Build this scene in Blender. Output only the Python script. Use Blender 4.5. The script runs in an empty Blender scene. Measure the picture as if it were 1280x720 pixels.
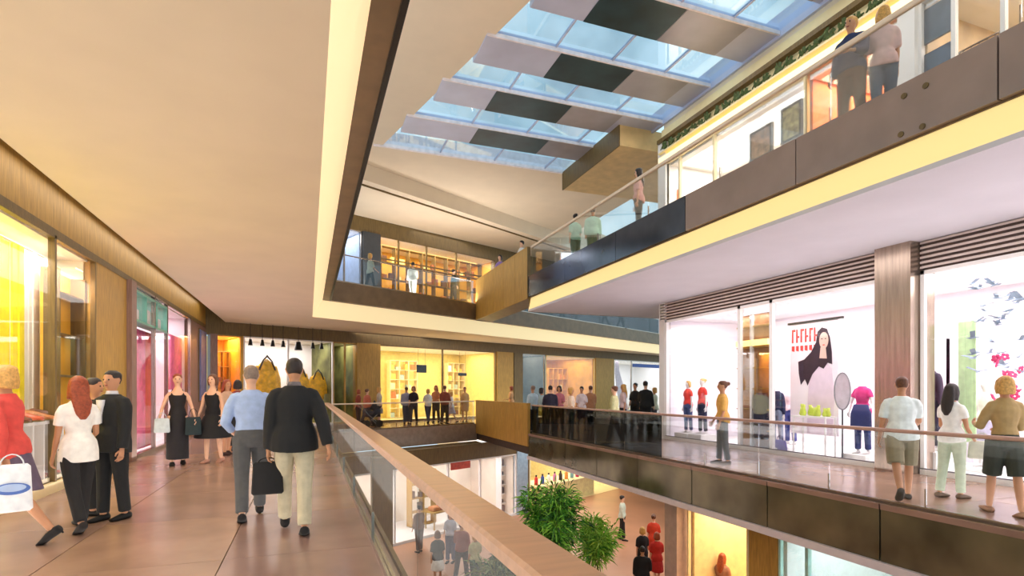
import bpy, bmesh, math, random
from mathutils import Vector, Matrix, Quaternion
random.seed(7)
SC = bpy.context.scene
COL = SC.collection
PI = math.pi

# ------------------------------------------------------------------ camera
F = 689.0; HOR = 487.0; YAW = math.radians(20.3)
SN, CS = math.sin(YAW), math.cos(YAW)
cam = bpy.data.objects.new('camera', bpy.data.cameras.new('camera'))
COL.objects.link(cam)
cam.data.sensor_width = 36.0
cam.data.lens = 36.0 * F / 1280.0
cam.data.shift_y = (HOR - 360.0) / 1280.0
cam.data.clip_end = 400
cam.location = (0, 0, 1.6)
cam.rotation_euler = (PI/2, 0, -YAW)
SC.camera = cam
SC.view_settings.view_transform = 'Standard'
SC.view_settings.look = 'None'
SC.view_settings.gamma = 1.0
SC.view_settings.use_curve_mapping = False
SC.view_settings.exposure = 0.6
SC.cycles.transparent_max_bounces = 40
SC.cycles.max_bounces = 6
SC.cycles.sample_clamp_indirect = 6

# ------------------------------------------------------------------ sky
w = bpy.data.worlds.new('sky'); SC.world = w; w.use_nodes = True
nt = w.node_tree; nt.nodes.clear()
N = nt.nodes.new
out = N('ShaderNodeOutputWorld'); bg = N('ShaderNodeBackground')
tc = N('ShaderNodeTexCoord'); nz = N('ShaderNodeTexNoise'); rp = N('ShaderNodeValToRGB')
nz.inputs['Scale'].default_value = 3.2; nz.inputs['Detail'].default_value = 5; nz.inputs['Roughness'].default_value = .55
rp.color_ramp.elements[0].position = .34; rp.color_ramp.elements[0].color = (.22, .36, .44, 1)
rp.color_ramp.elements[1].position = .62; rp.color_ramp.elements[1].color = (.66, .84, .92, 1)
e = rp.color_ramp.elements.new(.47); e.color = (.46, .66, .76, 1)
nt.links.new(tc.outputs['Generated'], nz.inputs['Vector'])
nt.links.new(nz.outputs['Fac'], rp.inputs['Fac'])
nt.links.new(rp.outputs['Color'], bg.inputs['Color'])
nt.links.new(bg.outputs['Background'], out.inputs['Surface'])
bg.inputs['Strength'].default_value = 1.0

# ------------------------------------------------------------------ large area lights
def area(name, loc, aim, sx, sy, power, col):
    l = bpy.data.lights.new(name, 'AREA'); l.shape = 'RECTANGLE'; l.size = sx; l.size_y = sy
    l.energy = power; l.color = col
    o = bpy.data.objects.new(name, l); COL.objects.link(o); o.location = loc
    d = Vector(aim).normalized()
    o.rotation_euler = (0, math.atan2(-d.x, -d.z), 0) if d.y == 0 else (PI, 0, 0)
    return o
WARM = (1, .90, .74); SOFT = (1, .93, .86); WHITE = (1, .95, .95); AMBER = (1, .66, .26)
# name, location, direction, size x, size y, power, colour
for a in [
    ('walkway_fill_down', (-1.5, 4, 4.27), (0, 0, -1), 1.6, 14, 75, SOFT),  # fill added under the ceiling, which has no fixtures here
    ('walkway_fill_down', (-1.5, 16, 4.27), (0, 0, -1), 1.6, 9, 60, SOFT),
    ('far_walkway_fill_down', (9, 27.5, 4.27), (0, 0, -1), 16, 1.5, 130, SOFT),  # added ceiling fill for the far walkway, not a fixture
    ('right_walkway_fill_down', (9.2, 6, 4.36), (0, 0, -1), 1.5, 16, 120, WHITE),  # added ceiling fill for the right walkway, not a fixture
    ('walkway_fill_up', (-3.3, 7, 0.04), (.2, 0, 1), .7, 20, 70, (1, .93, .84)),  # added fill along the wall base to lift the ceiling
    ('walkway_fill_up', (-1.5, 11, 0.03), (0, 0, 1), 3.4, 24, 150, (1, .95, .88)),  # wide unseen fill at floor level, standing in for floor bounce
    ('right_walkway_fill_up', (9.2, 5, 0.03), (0, 0, 1), 2.6, 18, 125, (.92, .95, 1)),  # unseen floor fill added to brighten the right ceiling
    ('far_walkway_fill_up', (12, 29.6, 0.03), (0, 0, 1), 20, 1, 110, WARM),  # unseen floor fill added to brighten the far ceiling
    ('bulkhead_cove_lamp', (-3.45, 8, 4.8), (0, 0, -1), .3, 30, 85, WARM),
    ('lower_hall_light', (3, 16, -0.9), (0, 0, -1), 8, .6, 1, SOFT),
    ('lower_hall_light', (12, 16, -0.85), (0, 0, -1), 6, 22, 430, SOFT),
    ('lower_hall_light', (4, 30, -0.85), (0, 0, -1), 16, 8, 340, SOFT),
    ('lower_hall_light', (-3, 12, -0.85), (0, 0, -1), 4, 20, 200, SOFT),
    ('upper_walkway_light', (9.2, 8, 10.2), (0, 0, -1), 1, 14, 120, SOFT),
    ('upper_walkway_light', (12, 28.5, 9.7), (0, 0, -1), 14, 1.5, 70, SOFT),
    ('atrium_fill_up', (-1.4, 10, 5.70), (.15, 0, 1), 3.6, 20, 420, SOFT),  # unseen fill on the upper floor, added to brighten the atrium roof
    ('atrium_fill_up', (6, 24.9, 5.75), (0, -.3, 1), 8, .3, 200, SOFT),  # added fill for the far part of the atrium roof
]: area(*a)

# ------------------------------------------------------------------ helpers
def lin(c):
    return tuple((x/255/12.92 if x/255 <= .04045 else ((x/255+.055)/1.055)**2.4) for x in c)
MATS = {}
def mat(name, rgb, rough=.6, metal=0, var=.12, scale=6, bump=0, spec=.5, stretch=None):
    """rgb in sRGB 0-255; noise varies the colour by var"""
    if name in MATS: return MATS[name]
    m = bpy.data.materials.new(name); m.use_nodes = True; MATS[name] = m
    nt = m.node_tree; b = nt.nodes['Principled BSDF']
    c = lin(rgb)
    b.inputs['Roughness'].default_value = rough; b.inputs['Metallic'].default_value = metal
    b.inputs['Specular IOR Level'].default_value = spec
    tc = nt.nodes.new('ShaderNodeTexCoord'); nz = nt.nodes.new('ShaderNodeTexNoise')
    nz.inputs['Scale'].default_value = scale; nz.inputs['Detail'].default_value = 3
    src = tc.outputs['Object']
    if stretch:
        mp = nt.nodes.new('ShaderNodeMapping'); mp.inputs['Scale'].default_value = stretch
        nt.links.new(src, mp.inputs['Vector']); src = mp.outputs['Vector']
    nt.links.new(src, nz.inputs['Vector'])
    rp = nt.nodes.new('ShaderNodeValToRGB')
    rp.color_ramp.elements[0].position = .3; rp.color_ramp.elements[1].position = .7
    rp.color_ramp.elements[0].color = (*[x*(1-var) for x in c], 1)
    rp.color_ramp.elements[1].color = (*[min(1, x*(1+var)) for x in c], 1)
    nt.links.new(nz.outputs['Fac'], rp.inputs['Fac']); nt.links.new(rp.outputs['Color'], b.inputs['Base Color'])
    if bump:
        bp = nt.nodes.new('ShaderNodeBump'); bp.inputs['Strength'].default_value = bump; bp.inputs['Distance'].default_value = .01
        nt.links.new(nz.outputs['Fac'], bp.inputs['Height']); nt.links.new(bp.outputs['Normal'], b.inputs['Normal'])
    return m
def emit(name, rgb, strength, rgb2=None, scale=3):
    if name in MATS: return MATS[name]
    m = bpy.data.materials.new(name); m.use_nodes = True; MATS[name] = m
    b = m.node_tree.nodes['Principled BSDF']; c = (*lin(rgb), 1)
    b.inputs['Base Color'].default_value = c; b.inputs['Emission Color'].default_value = c
    b.inputs['Emission Strength'].default_value = strength
    return m
def glassmat(name, tint, base=.07, rough=.02, k=.35):
    if name in MATS: return MATS[name]
    m = bpy.data.materials.new(name); m.use_nodes = True; MATS[name] = m
    nt = m.node_tree; nt.nodes.clear(); o = nt.nodes.new('ShaderNodeOutputMaterial')
    t = nt.nodes.new('ShaderNodeBsdfTransparent'); t.inputs['Color'].default_value = (*tint, 1)
    g = nt.nodes.new('ShaderNodeBsdfGlossy'); g.inputs['Roughness'].default_value = rough
    g.inputs['Color'].default_value = (.9, .95, 1, 1)
    lw = nt.nodes.new('ShaderNodeFresnel'); lw.inputs['IOR'].default_value = 1.45
    mx = nt.nodes.new('ShaderNodeMath'); mx.operation = 'MULTIPLY_ADD'; mx.inputs[1].default_value = k; mx.inputs[2].default_value = base*.3
    mi = nt.nodes.new('ShaderNodeMixShader')
    nt.links.new(lw.outputs[0], mx.inputs[0]); nt.links.new(mx.outputs[0], mi.inputs[0])
    nt.links.new(t.outputs[0], mi.inputs[1]); nt.links.new(g.outputs[0], mi.inputs[2]); nt.links.new(mi.outputs[0], o.inputs[0])
    return m

def obj(name, bm, m, parent=None, smooth=False, loc=None):
    me = bpy.data.meshes.new(name)
    if isinstance(bm, bmesh.types.BMesh):
        bmesh.ops.recalc_face_normals(bm, faces=bm.faces)
        bm.to_mesh(me); bm.free()
    else: me = bm
    for k in (m if isinstance(m, (list, tuple)) else [m]): me.materials.append(k)
    if smooth: me.shade_smooth()
    o = bpy.data.objects.new(name, me); COL.objects.link(o)
    if parent is not None: o.parent = parent
    if loc: o.location = loc
    return o
def tag(o, label, cat, group=None, kind=None):
    o['label'] = label; o['category'] = cat
    if group: o['group'] = group
    if kind: o['kind'] = kind
    return o
def struct(name, bm, m, parent=None, smooth=False):
    o = obj(name, bm, m, parent, smooth)
    if parent is None: o['kind'] = 'structure'
    return o
def thing(name, label, cat, loc=(0, 0, 0), rz=0, group=None, kind=None):
    o = bpy.data.objects.new(name, None); COL.objects.link(o); o.location = loc; o.rotation_euler = (0, 0, rz)
    if kind: o['kind'] = kind
    else: tag(o, label, cat, group)
    return o
def box(bm, x0, x1, y0, y1, z0, z1, bev=0):
    r = bmesh.ops.create_cube(bm, size=1)
    vs = r['verts']
    for v in vs:
        v.co = Vector(((x0+x1)/2+v.co.x*(x1-x0), (y0+y1)/2+v.co.y*(y1-y0), (z0+z1)/2+v.co.z*(z1-z0)))
    if bev:
        es = list({e for v in vs for e in v.link_edges})
        bmesh.ops.bevel(bm, geom=es, offset=bev, segments=1, affect='EDGES')
    return bm
def B(*a, **k): return box(bmesh.new(), *a, **k)
def prism(poly, z0, z1):
    bm = bmesh.new()
    a = [bm.verts.new((x, y, z0)) for x, y in poly]; b = [bm.verts.new((x, y, z1)) for x, y in poly]
    n = len(poly)
    f1 = bm.faces.new(a[::-1]); f2 = bm.faces.new(b)
    for i in range(n): bm.faces.new((a[i], a[(i+1) % n], b[(i+1) % n], b[i]))
    bm.normal_update()
    bmesh.ops.triangulate(bm, faces=[f1, f2], ngon_method='EAR_CLIP')
    return bm
def quadprism(pts, off):
    """a slab from 4 or more coplanar points, thickened by the vector off"""
    bm = bmesh.new(); off = Vector(off)
    a = [bm.verts.new(p) for p in pts]; b = [bm.verts.new(Vector(p)+off) for p in pts]
    n = len(pts); bm.faces.new(a); bm.faces.new(b[::-1])
    for i in range(n): bm.faces.new((a[i], b[i], b[(i+1) % n], a[(i+1) % n]))
    return bm
def bar(bm, p, q, r, n=8, r2=None):
    p, q = Vector(p), Vector(q); d = q-p
    rr = bmesh.ops.create_cone(bm, cap_ends=True, segments=n, radius1=r, radius2=r if r2 is None else r2, depth=d.length)
    M = Matrix.Translation((p+q)/2) @ d.to_track_quat('Z', 'Y').to_matrix().to_4x4()
    bmesh.ops.transform(bm, matrix=M, verts=rr['verts'])
    return bm
def ball(bm, c, rx, ry=None, rz=None, seg=10):
    ry = rx if ry is None else ry; rz = rx if rz is None else rz
    r = bmesh.ops.create_uvsphere(bm, u_segments=seg, v_segments=max(6, seg*2//3), radius=1)
    for v in r['verts']: v.co = Vector((c[0]+v.co.x*rx, c[1]+v.co.y*ry, c[2]+v.co.z*rz))
    return bm
class Fr:
    """a wall frame: s along, t inward (behind the shopfront), z up"""
    def __init__(s, o, u, n): s.o = Vector(o); s.u = Vector(u).normalized(); s.n = Vector(n).normalized()
    def p(f, s, t, z=0): q = f.o+f.u*s+f.n*t; return Vector((q.x, q.y, z))
    def box(f, s0, s1, t0, t1, z0, z1, bm=None):
        bm = bm or bmesh.new(); r = bmesh.ops.create_cube(bm, size=1)
        for v in r['verts']:
            v.co = f.p((s0+s1)/2+v.co.x*(s1-s0), (t0+t1)/2+v.co.y*(t1-t0), (z0+z1)/2+v.co.z*(z1-z0))
        return bm
    def rz(f): return math.atan2(f.u.y, f.u.x)
def ray(px):
    u = (px-640)/F; return Vector((SN+CS*u, CS-SN*u))
def S(fr, px, t=0):
    """distance along a wall frame at which the photograph's column px stands"""
    r = ray(px); o = fr.o+fr.n*t
    den = r.x*fr.u.y-r.y*fr.u.x
    d = (o.x*fr.u.y-o.y*fr.u.x)/den
    q = r*d; return (q-Vector((o.x, o.y))).dot(fr.u)
def G(px, d, z=0):
    r = ray(px)*d; return Vector((r.x, r.y, z))

LEFT = Fr((-3.75, 0), (0, 1), (-1, 0))
RIGHT = Fr((10.9, 0), (0, 1), (1, 0))
FAR = Fr((-3.5, 24.5), (.9205, .3907), (-.3907, .9205))
for f in (LEFT, RIGHT, FAR): f.o = Vector(f.o[:2]); f.u = Vector(f.u[:2]); f.n = Vector(f.n[:2])

# ------------------------------------------------------------------ materials
M_ceil = mat('ceiling_plaster', (222, 204, 178), .85, var=.03, scale=1.2)
M_ceil_r = mat('ceiling_plaster_pale', (218, 214, 222), .85, var=.03, scale=1.2)
M_ceil_a = mat('atrium_plaster', (232, 214, 188), .85, var=.03, scale=1.2)
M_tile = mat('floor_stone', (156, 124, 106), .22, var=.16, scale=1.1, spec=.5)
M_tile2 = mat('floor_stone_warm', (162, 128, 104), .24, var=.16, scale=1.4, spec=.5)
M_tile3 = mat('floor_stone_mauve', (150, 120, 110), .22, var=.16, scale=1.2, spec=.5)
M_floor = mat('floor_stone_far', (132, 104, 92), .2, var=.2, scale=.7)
M_grout = mat('joint', (70, 56, 48), .9)
M_lowfloor = mat('lower_floor_stone', (196, 140, 106), .35, var=.12, scale=.5)
M_fascia_b = mat('brown_fascia', (122, 98, 70), .45, var=.15, scale=3)
M_fascia_r = mat('mauve_fascia', (150, 128, 118), .3, .1, var=.12, scale=1.5)
M_darkglass = mat('dark_glass_fascia', (104, 98, 80), .12, .45, var=.45, scale=1.3)
M_wood = mat('golden_wood', (176, 136, 62), .5, var=.22, scale=5, stretch=(6, 6, .6), bump=.15)
M_woodd = mat('dark_wood', (108, 86, 46), .5, var=.25, scale=5, stretch=(6, 6, .6), bump=.15)
M_woodm = mat('mauve_wood', (140, 108, 96), .5, var=.2, scale=5, stretch=(6, 6, .6))
M_rail = mat('handrail_wood', (190, 142, 108), .3, var=.12, scale=3, stretch=(8, 1, 8))
M_railpale = mat('pale_handrail', (236, 214, 190), .3, var=.05)
M_railpink = mat('pinkish_handrail', (196, 160, 148), .3, .3, var=.1)
M_steel = mat('brushed_steel', (170, 160, 150), .25, .9, var=.1, scale=3, stretch=(30, 30, 1))
M_col = mat('column_metal', (176, 158, 142), .25, .8, var=.15, scale=2, stretch=(8, 8, .6))
M_white = mat('white_paint', (238, 234, 232), .5, var=.02)
M_cream = mat('cream_paint', (240, 220, 170), .5, var=.04)
M_lav = mat('lavender_paint', (214, 204, 216), .5, var=.04)
M_black = mat('black_metal', (26, 24, 24), .4, .3)
M_louv = mat('louvre_grey', (214, 196, 190), .5, var=.06)
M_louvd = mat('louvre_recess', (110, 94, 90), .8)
M_cove = emit('cove_glow', (244, 224, 174), .44)
M_cove_r = emit('cove_glow_right', (240, 216, 148), .42)
M_lamp = emit('lamp_diffuser', (255, 244, 225), 5)
M_glass = glassmat('clear_glass', (.96, .97, .97), .02)
M_glass_s = glassmat('shop_glass', (.985, .985, .985), .02, k=.16)
M_glass_d = glassmat('darkened_glass', (.36, .38, .38), .1)
M_glass_k = glassmat('roof_glass', (.93, .97, 1), .02)
M_yellow = mat('yellow_fabric', (246, 224, 8), .7, var=.1, scale=8)
M_amber = mat('amber_wall', (232, 178, 66), .6, var=.18, scale=2)
M_teal = mat('teal_reflection', (34, 60, 68), .4, .2, var=.5, scale=1.2)

# ------------------------------------------------------------------ geometry of the plan
UF = Vector((.8804, .4743)); NF = Vector((-.4743, .8804))           # far edge of the void
BC = Vector((.75, 21.4))
def E(t, o=0): q = BC+UF*t+NF*o; return (q.x, q.y)
tC = (7.45-.75)/.8804
Cc = E(tC)
def wallpt(x):
    t = (x-FAR.o.x)/FAR.u.x; return (x, FAR.o.y+FAR.u.y*t)
XR = 34.0
def edge_to(x, o):   # the far edge line at a given x
    q0 = E(0, o); t = (x-q0[0])/UF.x; return (x, q0[1]+UF.y*t)

# ---- middle level: slab, tiles
slab = [(-3.75, -8), (.75, -8), BC[:], Cc, (7.5, 24.9), (7.5, -8), (10.9, -8), (10.9, 15.3), (XR, 15.3), wallpt(XR), wallpt(-3.75)]
fl = struct('floor', prism([tuple(p) for p in slab], -.75, -.02), M_grout)
tile_me = {}
def tiles(x0, x1, y0, y1, nx, ny, par, mats):
    wx, wy = (x1-x0)/nx, (y1-y0)/ny
    for i in range(nx):
        for j in range(ny):
            mm = random.choice(mats); key = (round(wx, 3), round(wy, 3), mm.name)
            if key not in tile_me:
                me = bpy.data.meshes.new('tile'); b = B(-wx/2+.004, wx/2-.004, -wy/2+.004, wy/2-.004, -.02, 0, bev=.002)
                b.to_mesh(me); b.free(); me.materials.append(mm); tile_me[key] = me
            o = bpy.data.objects.new('tile', tile_me[key]); COL.objects.link(o); o.parent = par
            o.location = (x0+wx*(i+.5), y0+wy*(j+.5), 0)
tiles(-3.75, .75, -2, 21.4, 3, 12, fl, [M_tile, M_tile2, M_tile3])
tiles(7.5, 10.9, 0, 15.3, 2, 9, fl, [M_tile, M_tile3])
far_poly = [(-3.75, 21.4), BC[:], Cc, (7.5, 24.9), (7.5, 15.3), (XR, 15.3), wallpt(XR), wallpt(-3.75)]
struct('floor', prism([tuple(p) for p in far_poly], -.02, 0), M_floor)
# slab edges (fascias)
struct('trim_1', B(.75, .79, -8, 21.38, -.78, .03), M_woodd)
fb = thing('trim_2', '', '', kind='structure')
ys = [-2, 1.4, 3.4, 5.4, 7.4, 9.4, 11.4, 13.4, 15.4, 18.4]
for a, b in zip(ys[:-1], ys[1:]):
    obj('panel', B(7.44, 7.5, a+.012, b-.012, -.78, -.0), M_darkglass, fb)
    obj('panel', B(7.425, 7.45, a+.012, b-.012, -.06, .02), M_tile3, fb)
obj('panel', B(7.38, 7.5, -2, 18.4, -.90, -.78), M_lav, fb)
bm = quadprism([(*E(0, -.04), -.78), (*E(tC, -.04), -.78), (*E(tC, -.04), .0), (*E(0, -.04), .0)], (*(NF*.05), 0))
struct('trim_3', bm, mat('pinkish_fascia', (176, 152, 136), .3, .2))

# ---- ceilings below the upper slab
inner = .6
q0 = E(0, inner); tL = (.15-q0[0])/UF.x; Lc = (.15, q0[1]+UF.y*tL)
Rc = edge_to(XR, inner)
struct('ceiling', prism([(-3.1, -8), (.15, -8), Lc, Rc, wallpt(XR), wallpt(-3.1)], 4.3, 4.36), M_ceil)
# coves, left and far; their lit surface is imitated by emission
struct('trim_4', quadprism([(.15, -8, 4.3), (.15, Lc[1], 4.3), (.5, E(0, .25)[1]-.1, 4.9), (.5, -8, 4.9)], (-.02, 0, .03)), M_cove)
bm = quadprism([(*Lc, 4.3), (*Rc, 4.3), (*edge_to(XR, .22), 4.9), (.5, E(0, .25)[1]-.1, 4.9)], (0, 0, .03))
struct('trim_5', bm, M_cove)
# upper slabs
M_slab = M_fascia_b
up_left = [(-3.75, -8), (.75, -8), BC[:], edge_to(XR, 0), wallpt(XR), wallpt(-3.75)]
struct('floor', prism([tuple(p) for p in up_left], 4.9, 5.65), M_slab)
struct('trim_6', B(.74, .80, -8, 21.36, 4.86, 5.72), M_black)
# right upper slab
struct('floor', prism([(7.5, -8), (10.9, -8), (10.9, 15.3), (14, 15.3), (14, 18.4), (7.5, 18.4)], 4.9, 5.65), M_slab)
struct('ceiling', prism([(7.42, -8), (14, -8), (14, 18.35), (7.42, 18.35)], 4.4, 4.47), M_ceil_r)
struct('trim_7', quadprism([(7.42, -8, 4.42), (7.42, 18.38, 4.42), (7.52, 18.38, 4.92), (7.52, -8, 4.92)], (.04, 0, 0)), M_cove_r)  # cream edge band given emission to imitate cove light
struct('trim_8', B(7.45, 14, 18.36, 18.42, 4.40, 5.0), M_woodd)
fr_ = thing('trim_9', '', '', kind='structure')
ys2 = [-3, 1.2, 4.0, 6.8, 9.6, 12.4, 15.4, 18.4]
for k, (a, b) in enumerate(zip(ys2[:-1], ys2[1:])):
    obj('panel', B(7.43, 7.5, a+.01, b-.01, 4.93, 5.68), M_fascia_r if k < 4 else mat('navy_reflection', (66, 72, 86), .14, .4, var=.4, scale=1), fr_)  # far panels dark navy, the slab's reflection put into the colour
for fx, fy in ((1130, 120), (1157, 107), (1126, 168), (1153, 158)):
    r_ = ray(fx); d_ = 7.425/r_.x; z_ = 1.6-(fy-HOR)*d_/F; y_ = r_.y*d_
    obj('fitting', bar(bmesh.new(), (7.415, y_, z_), (7.44, y_, z_), .038, 14), M_woodd, fr_)
# bridge between the two slabs, with its solid wooden parapet
struct('floor', B(7.5, 8.4, 18.42, edge_to(8.4, 0)[1]-.02, 4.9, 5.65), M_slab)
par = thing('wooden_parapet', 'solid golden wood parapet of the upper bridge, hanging in the void', 'parapet', (7.45, 18.4, 4.88))
Lp = 24.95-18.44
for k in range(5):
    obj('panel', B(-.05, .0, .02+k*Lp/5+.008, .02+(k+1)*Lp/5-.008, .0, 1.82), M_wood, par)
obj('cap', B(-.06, .03, .02, Lp+.02, 1.82, 1.87), M_wood, par)
obj('end_panel', B(-.05, .06, .0, .03, .0, 1.86), M_woodd, par)
par = thing('wooden_parapet', 'solid golden wood parapet at the corner of the middle level walkway', 'parapet', (7.45, 18.4, -.45))
for k in range(5):
    obj('panel', B(-.05, .0, .02+k*Lp/5+.008, .02+(k+1)*Lp/5-.008, .0, 1.5), M_wood, par)
obj('cap', B(-.06, .08, .02, Lp+.02, 1.5, 1.56), M_wood, par)
obj('end_panel', B(-.05, .06, .0, .03, .0, 1.5), M_wood, par)

# ---- atrium roof
ZA = 10.4
sk = [(4.9, 9.0), (2.5, 20.3), (10.9, 20.3)]
def skx(y): return 4.65+(2.5-4.65)*(y-11.8)/(20.3-11.8)
roof_l = [(-3.75, -8), (skx(-8), -8), (2.5, 20.3), (11.6, 20.3), (14, 20.3), edge_to(14, 0), E(0, 0), (-3.75, 21.4)]
struct('ceiling', prism(roof_l, ZA, ZA+.3), M_ceil_a)
# lower ceiling over the far upper walkway, with a stepped edge
struct('ceiling', prism([(-3.75, 21.0), BC[:], edge_to(XR, 0), wallpt(XR), wallpt(-3.75)], 9.8, 9.86), M_ceil_a)
struct('trim_10', quadprism([(*E(-2, -.02), 9.75), (*edge_to(XR, -.02), 9.75), (*edge_to(XR, -.02), 10.42), (*E(-2, -.02), 10.42)], (*(NF*.08), 0)), M_ceil_a)
struct('trim_11', quadprism([(*E(-2, .5), 9.74), (*edge_to(XR, .5), 9.74), (*edge_to(XR, .5), 9.82), (*E(-2, .5), 9.82)], (*(NF*.06), 0)), M_woodd)
struct('wall_far_upper', quadprism([(*E(-2, .05), 10.35), (*edge_to(XR, .05), 10.35), (*edge_to(XR, .05), 11.3), (*E(-2, .05), 11.3)], (*(NF*.1), 0)), M_ceil_a)
sky = thing('skylight', '', '', kind='structure')
beams = [10.5-9.6, 10.5-7.2, 10.5-4.8, 10.5-2.4, 10.5, 13.0, 15.3, 17.7]
M_beam = mat('beam_lavender', (190, 194, 218), .35, .05, var=.12, scale=.8)
M_edge = mat('beam_edge_white', (240, 232, 236), .4)
M_tealg = mat('grey_reflection', (160, 158, 168), .3, .1, var=.2, scale=.8)
for k, y in enumerate(beams):
    x0 = skx(y)-.2; x1 = 11.0
    a = x0+(x1-x0)*(.30 if k % 2 else .22); b = x0+(x1-x0)*(.62 if k % 2 else .55)
    bmk = obj('beam', B(x0, x1, y, y+1.25, ZA-.02, ZA+.16, bev=.01), M_beam, sky)
    obj('reflection_panel', B(a, b, y+.02, y+1.23, ZA-.035, ZA-.02), M_teal, bmk)  # dark tree reflections on the beams, painted as thin teal panels
    obj('reflection_panel', B(b+.02, b+1.8, y+.02, y+1.23, ZA-.035, ZA-.02), M_tealg, bmk)
    obj('edge_strip', B(x0, x1, y-.05, y, ZA-.05, ZA+.05), M_edge, bmk)
for k in range(len(beams)):
    ya = beams[k]+1.25; yb = beams[k+1] if k+1 < len(beams) else 20.3
    n = 4; x0 = skx(yb)+.0; x1 = 11.0
    for j in range(n):
        obj('pane', B(x0+(x1-x0)*j/n+.02, x0+(x1-x0)*(j+1)/n-.02, ya, yb, ZA+.06, ZA+.08), M_glass_k, sky)
        if j: obj('glazing_bar', B(x0+(x1-x0)*j/n-.02, x0+(x1-x0)*j/n+.02, ya, yb, ZA+.03, ZA+.1), M_beam, sky)
obj('frame', B(2.2, 11.0, 20.2, 20.32, ZA-.04, ZA+.5), M_edge, sky)
obj('glazing_bar', B(10.92, 11.0, -8, 20.3, ZA-.1, ZA+.5), M_beam, sky)
# roof over the right-hand shops
struct('ceiling', B(11.0, 16, -8, 15.3, ZA-.3, ZA+.4), M_ceil_a)
# timber soffit beyond the end of the upper shop
struct('ceiling', B(9.7, 15.5, 15.9, 20.25, 9.7, 10.38), mat('tan_soffit', (222, 190, 134), .5, var=.1, scale=3))
struct('trim_12', B(9.66, 9.7, 15.9, 20.25, 9.68, 10.4), M_woodd)

# ------------------------------------------------------------------ balustrades
def railing(label, p0, p1, z, n, rail_m, rw, rt, htop, glass, name='glass_balustrade', gz=.02):
    p0, p1 = Vector(p0), Vector(p1); L = (p1-p0).length; a = math.atan2((p1-p0).y, (p1-p0).x)
    t = thing(name, label, 'railing', (p0.x, p0.y, z), a)
    obj('handrail', B(0, L, -rw/2, rw/2, htop-rt, htop, bev=min(.012, rt*.3)), rail_m, t)
    obj('base_rail', B(0, L, -.03, .03, 0, .06), M_steel, t)
    w_ = L/n
    for k in range(n):
        obj('glass_panel', B(k*w_+.01, (k+1)*w_-.01, -.007, .007, gz+.04, htop-rt), glass, t)
        if k: obj('clamp', B(k*w_-.008, k*w_+.008, -.015, .015, .06, .3), M_steel, t)
    return t
railing('glass balustrade with broad brown wooden handrail beside the near walkway', (.645, .9), (.645, 21.3), 0, 8, M_rail, .18, .06, 1.12, glassmat('clear_glass_near', (.93, .95, .94), .02, k=.13))
railing('glass balustrade along the far edge of the void, left of the wooden parapet', E(.05, .05), E(tC-.1, .05), 0, 5, M_railpale, .06, .05, 1.08, M_glass)
railing('glass balustrade with thin pinkish rail along the right-hand walkway', (7.58, 10.6), (7.58, .6), 0, 7, M_railpink, .09, .05, 1.06, M_glass)
railing('glass balustrade with dark reflections tinted in, between the wooden parapet and the white shop corner', (7.58, 18.4), (7.58, 10.62), 0, 5, M_railpink, .08, .05, 1.06, M_glass_d)  # reflections in the rail glass, imitated by a dark tint
railing('glass balustrade with cream rail along the upper right-hand walkway', (7.56, 18.4), (7.56, -1), 5.65, 8, M_railpale, .07, .08, 1.13, M_glass)
railing('glass balustrade of the far upper walkway, before the amber shop', E(.05, .1), E(tC-.1, .1), 5.65, 5, M_steel, .05, .04, 1.08, M_glass)
railing('glass balustrade of the far upper walkway, seen beyond the bridge', edge_to(8.6, .1), edge_to(24, .1), 5.65, 8, M_steel, .05, .04, 1.08, M_glass_d)
railing('glass balustrade at the end of the upper right-hand slab', (8.45, 18.36), (13.9, 18.36), 5.65, 3, M_steel, .05, .04, 1.08, M_glass)

# ------------------------------------------------------------------ shops
WN = [0]
def shop(fr, s0, s1, z0, z1, depth, wallm, lightc, power, floorm=None, sidem=None, lamp=True):
    """the room behind a shopfront"""
    sidem = sidem or wallm
    struct('wall_shop_back', fr.box(s0, s1, depth, depth+.08, z0, z1+.3), wallm)
    struct('wall_shop_side', fr.box(s0-.04, s0+.04, .15, depth, z0, z1+.3), sidem)
    struct('wall_shop_side', fr.box(s1-.04, s1+.04, .15, depth, z0, z1+.3), sidem)
    struct('ceiling', fr.box(s0, s1, .1, depth, z1+.25, z1+.3), M_white)
    struct('floor', fr.box(s0, s1, 0, depth, z0-.03, z0+.012), floorm or M_cream)
    c = fr.p((s0+s1)/2, depth*.34+.15, z1+.22)
    l = area('shop_lamp', c, (0, 0, -1), (s1-s0)*.9, depth*.6, power*.25, lightc)
    l.rotation_euler = (0, 0, fr.rz())
def front(fr, s0, s1, z0, z1, splits, framem, transoms=(), glass=True, fw=.05):
    """a glazed shopfront: frame, mullions, one pane per bay"""
    WN[0] += 1
    t = thing('window_%d' % WN[0], '', '', kind='structure')
    bm = bmesh.new()
    fr.box(s0, s1, -.04, .04, z1-fw, z1, bm); fr.box(s0, s1, -.05, .05, z0, z0+.1, bm)
    fr.box(s0, s0+fw, -.04, .04, z0, z1, bm); fr.box(s1-fw, s1, -.04, .04, z0, z1, bm)
    obj('frame', bm, framem, t)
    ss = [s0]+list(splits)+[s1]
    for s in splits: obj('mullion', fr.box(s-fw*.7, s+fw*.7, -.04, .05, z0, z1), framem, t)
    for z in transoms: obj('transom', fr.box(s0, s1, -.03, .03, z-.03, z+.03), framem, t)
    if glass:
        for a, b in zip(ss[:-1], ss[1:]): obj('pane', fr.box(a+.03, b-.03, -.008, .008, z0+.08, z1-.03), M_glass_s, t)
    return t

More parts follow.
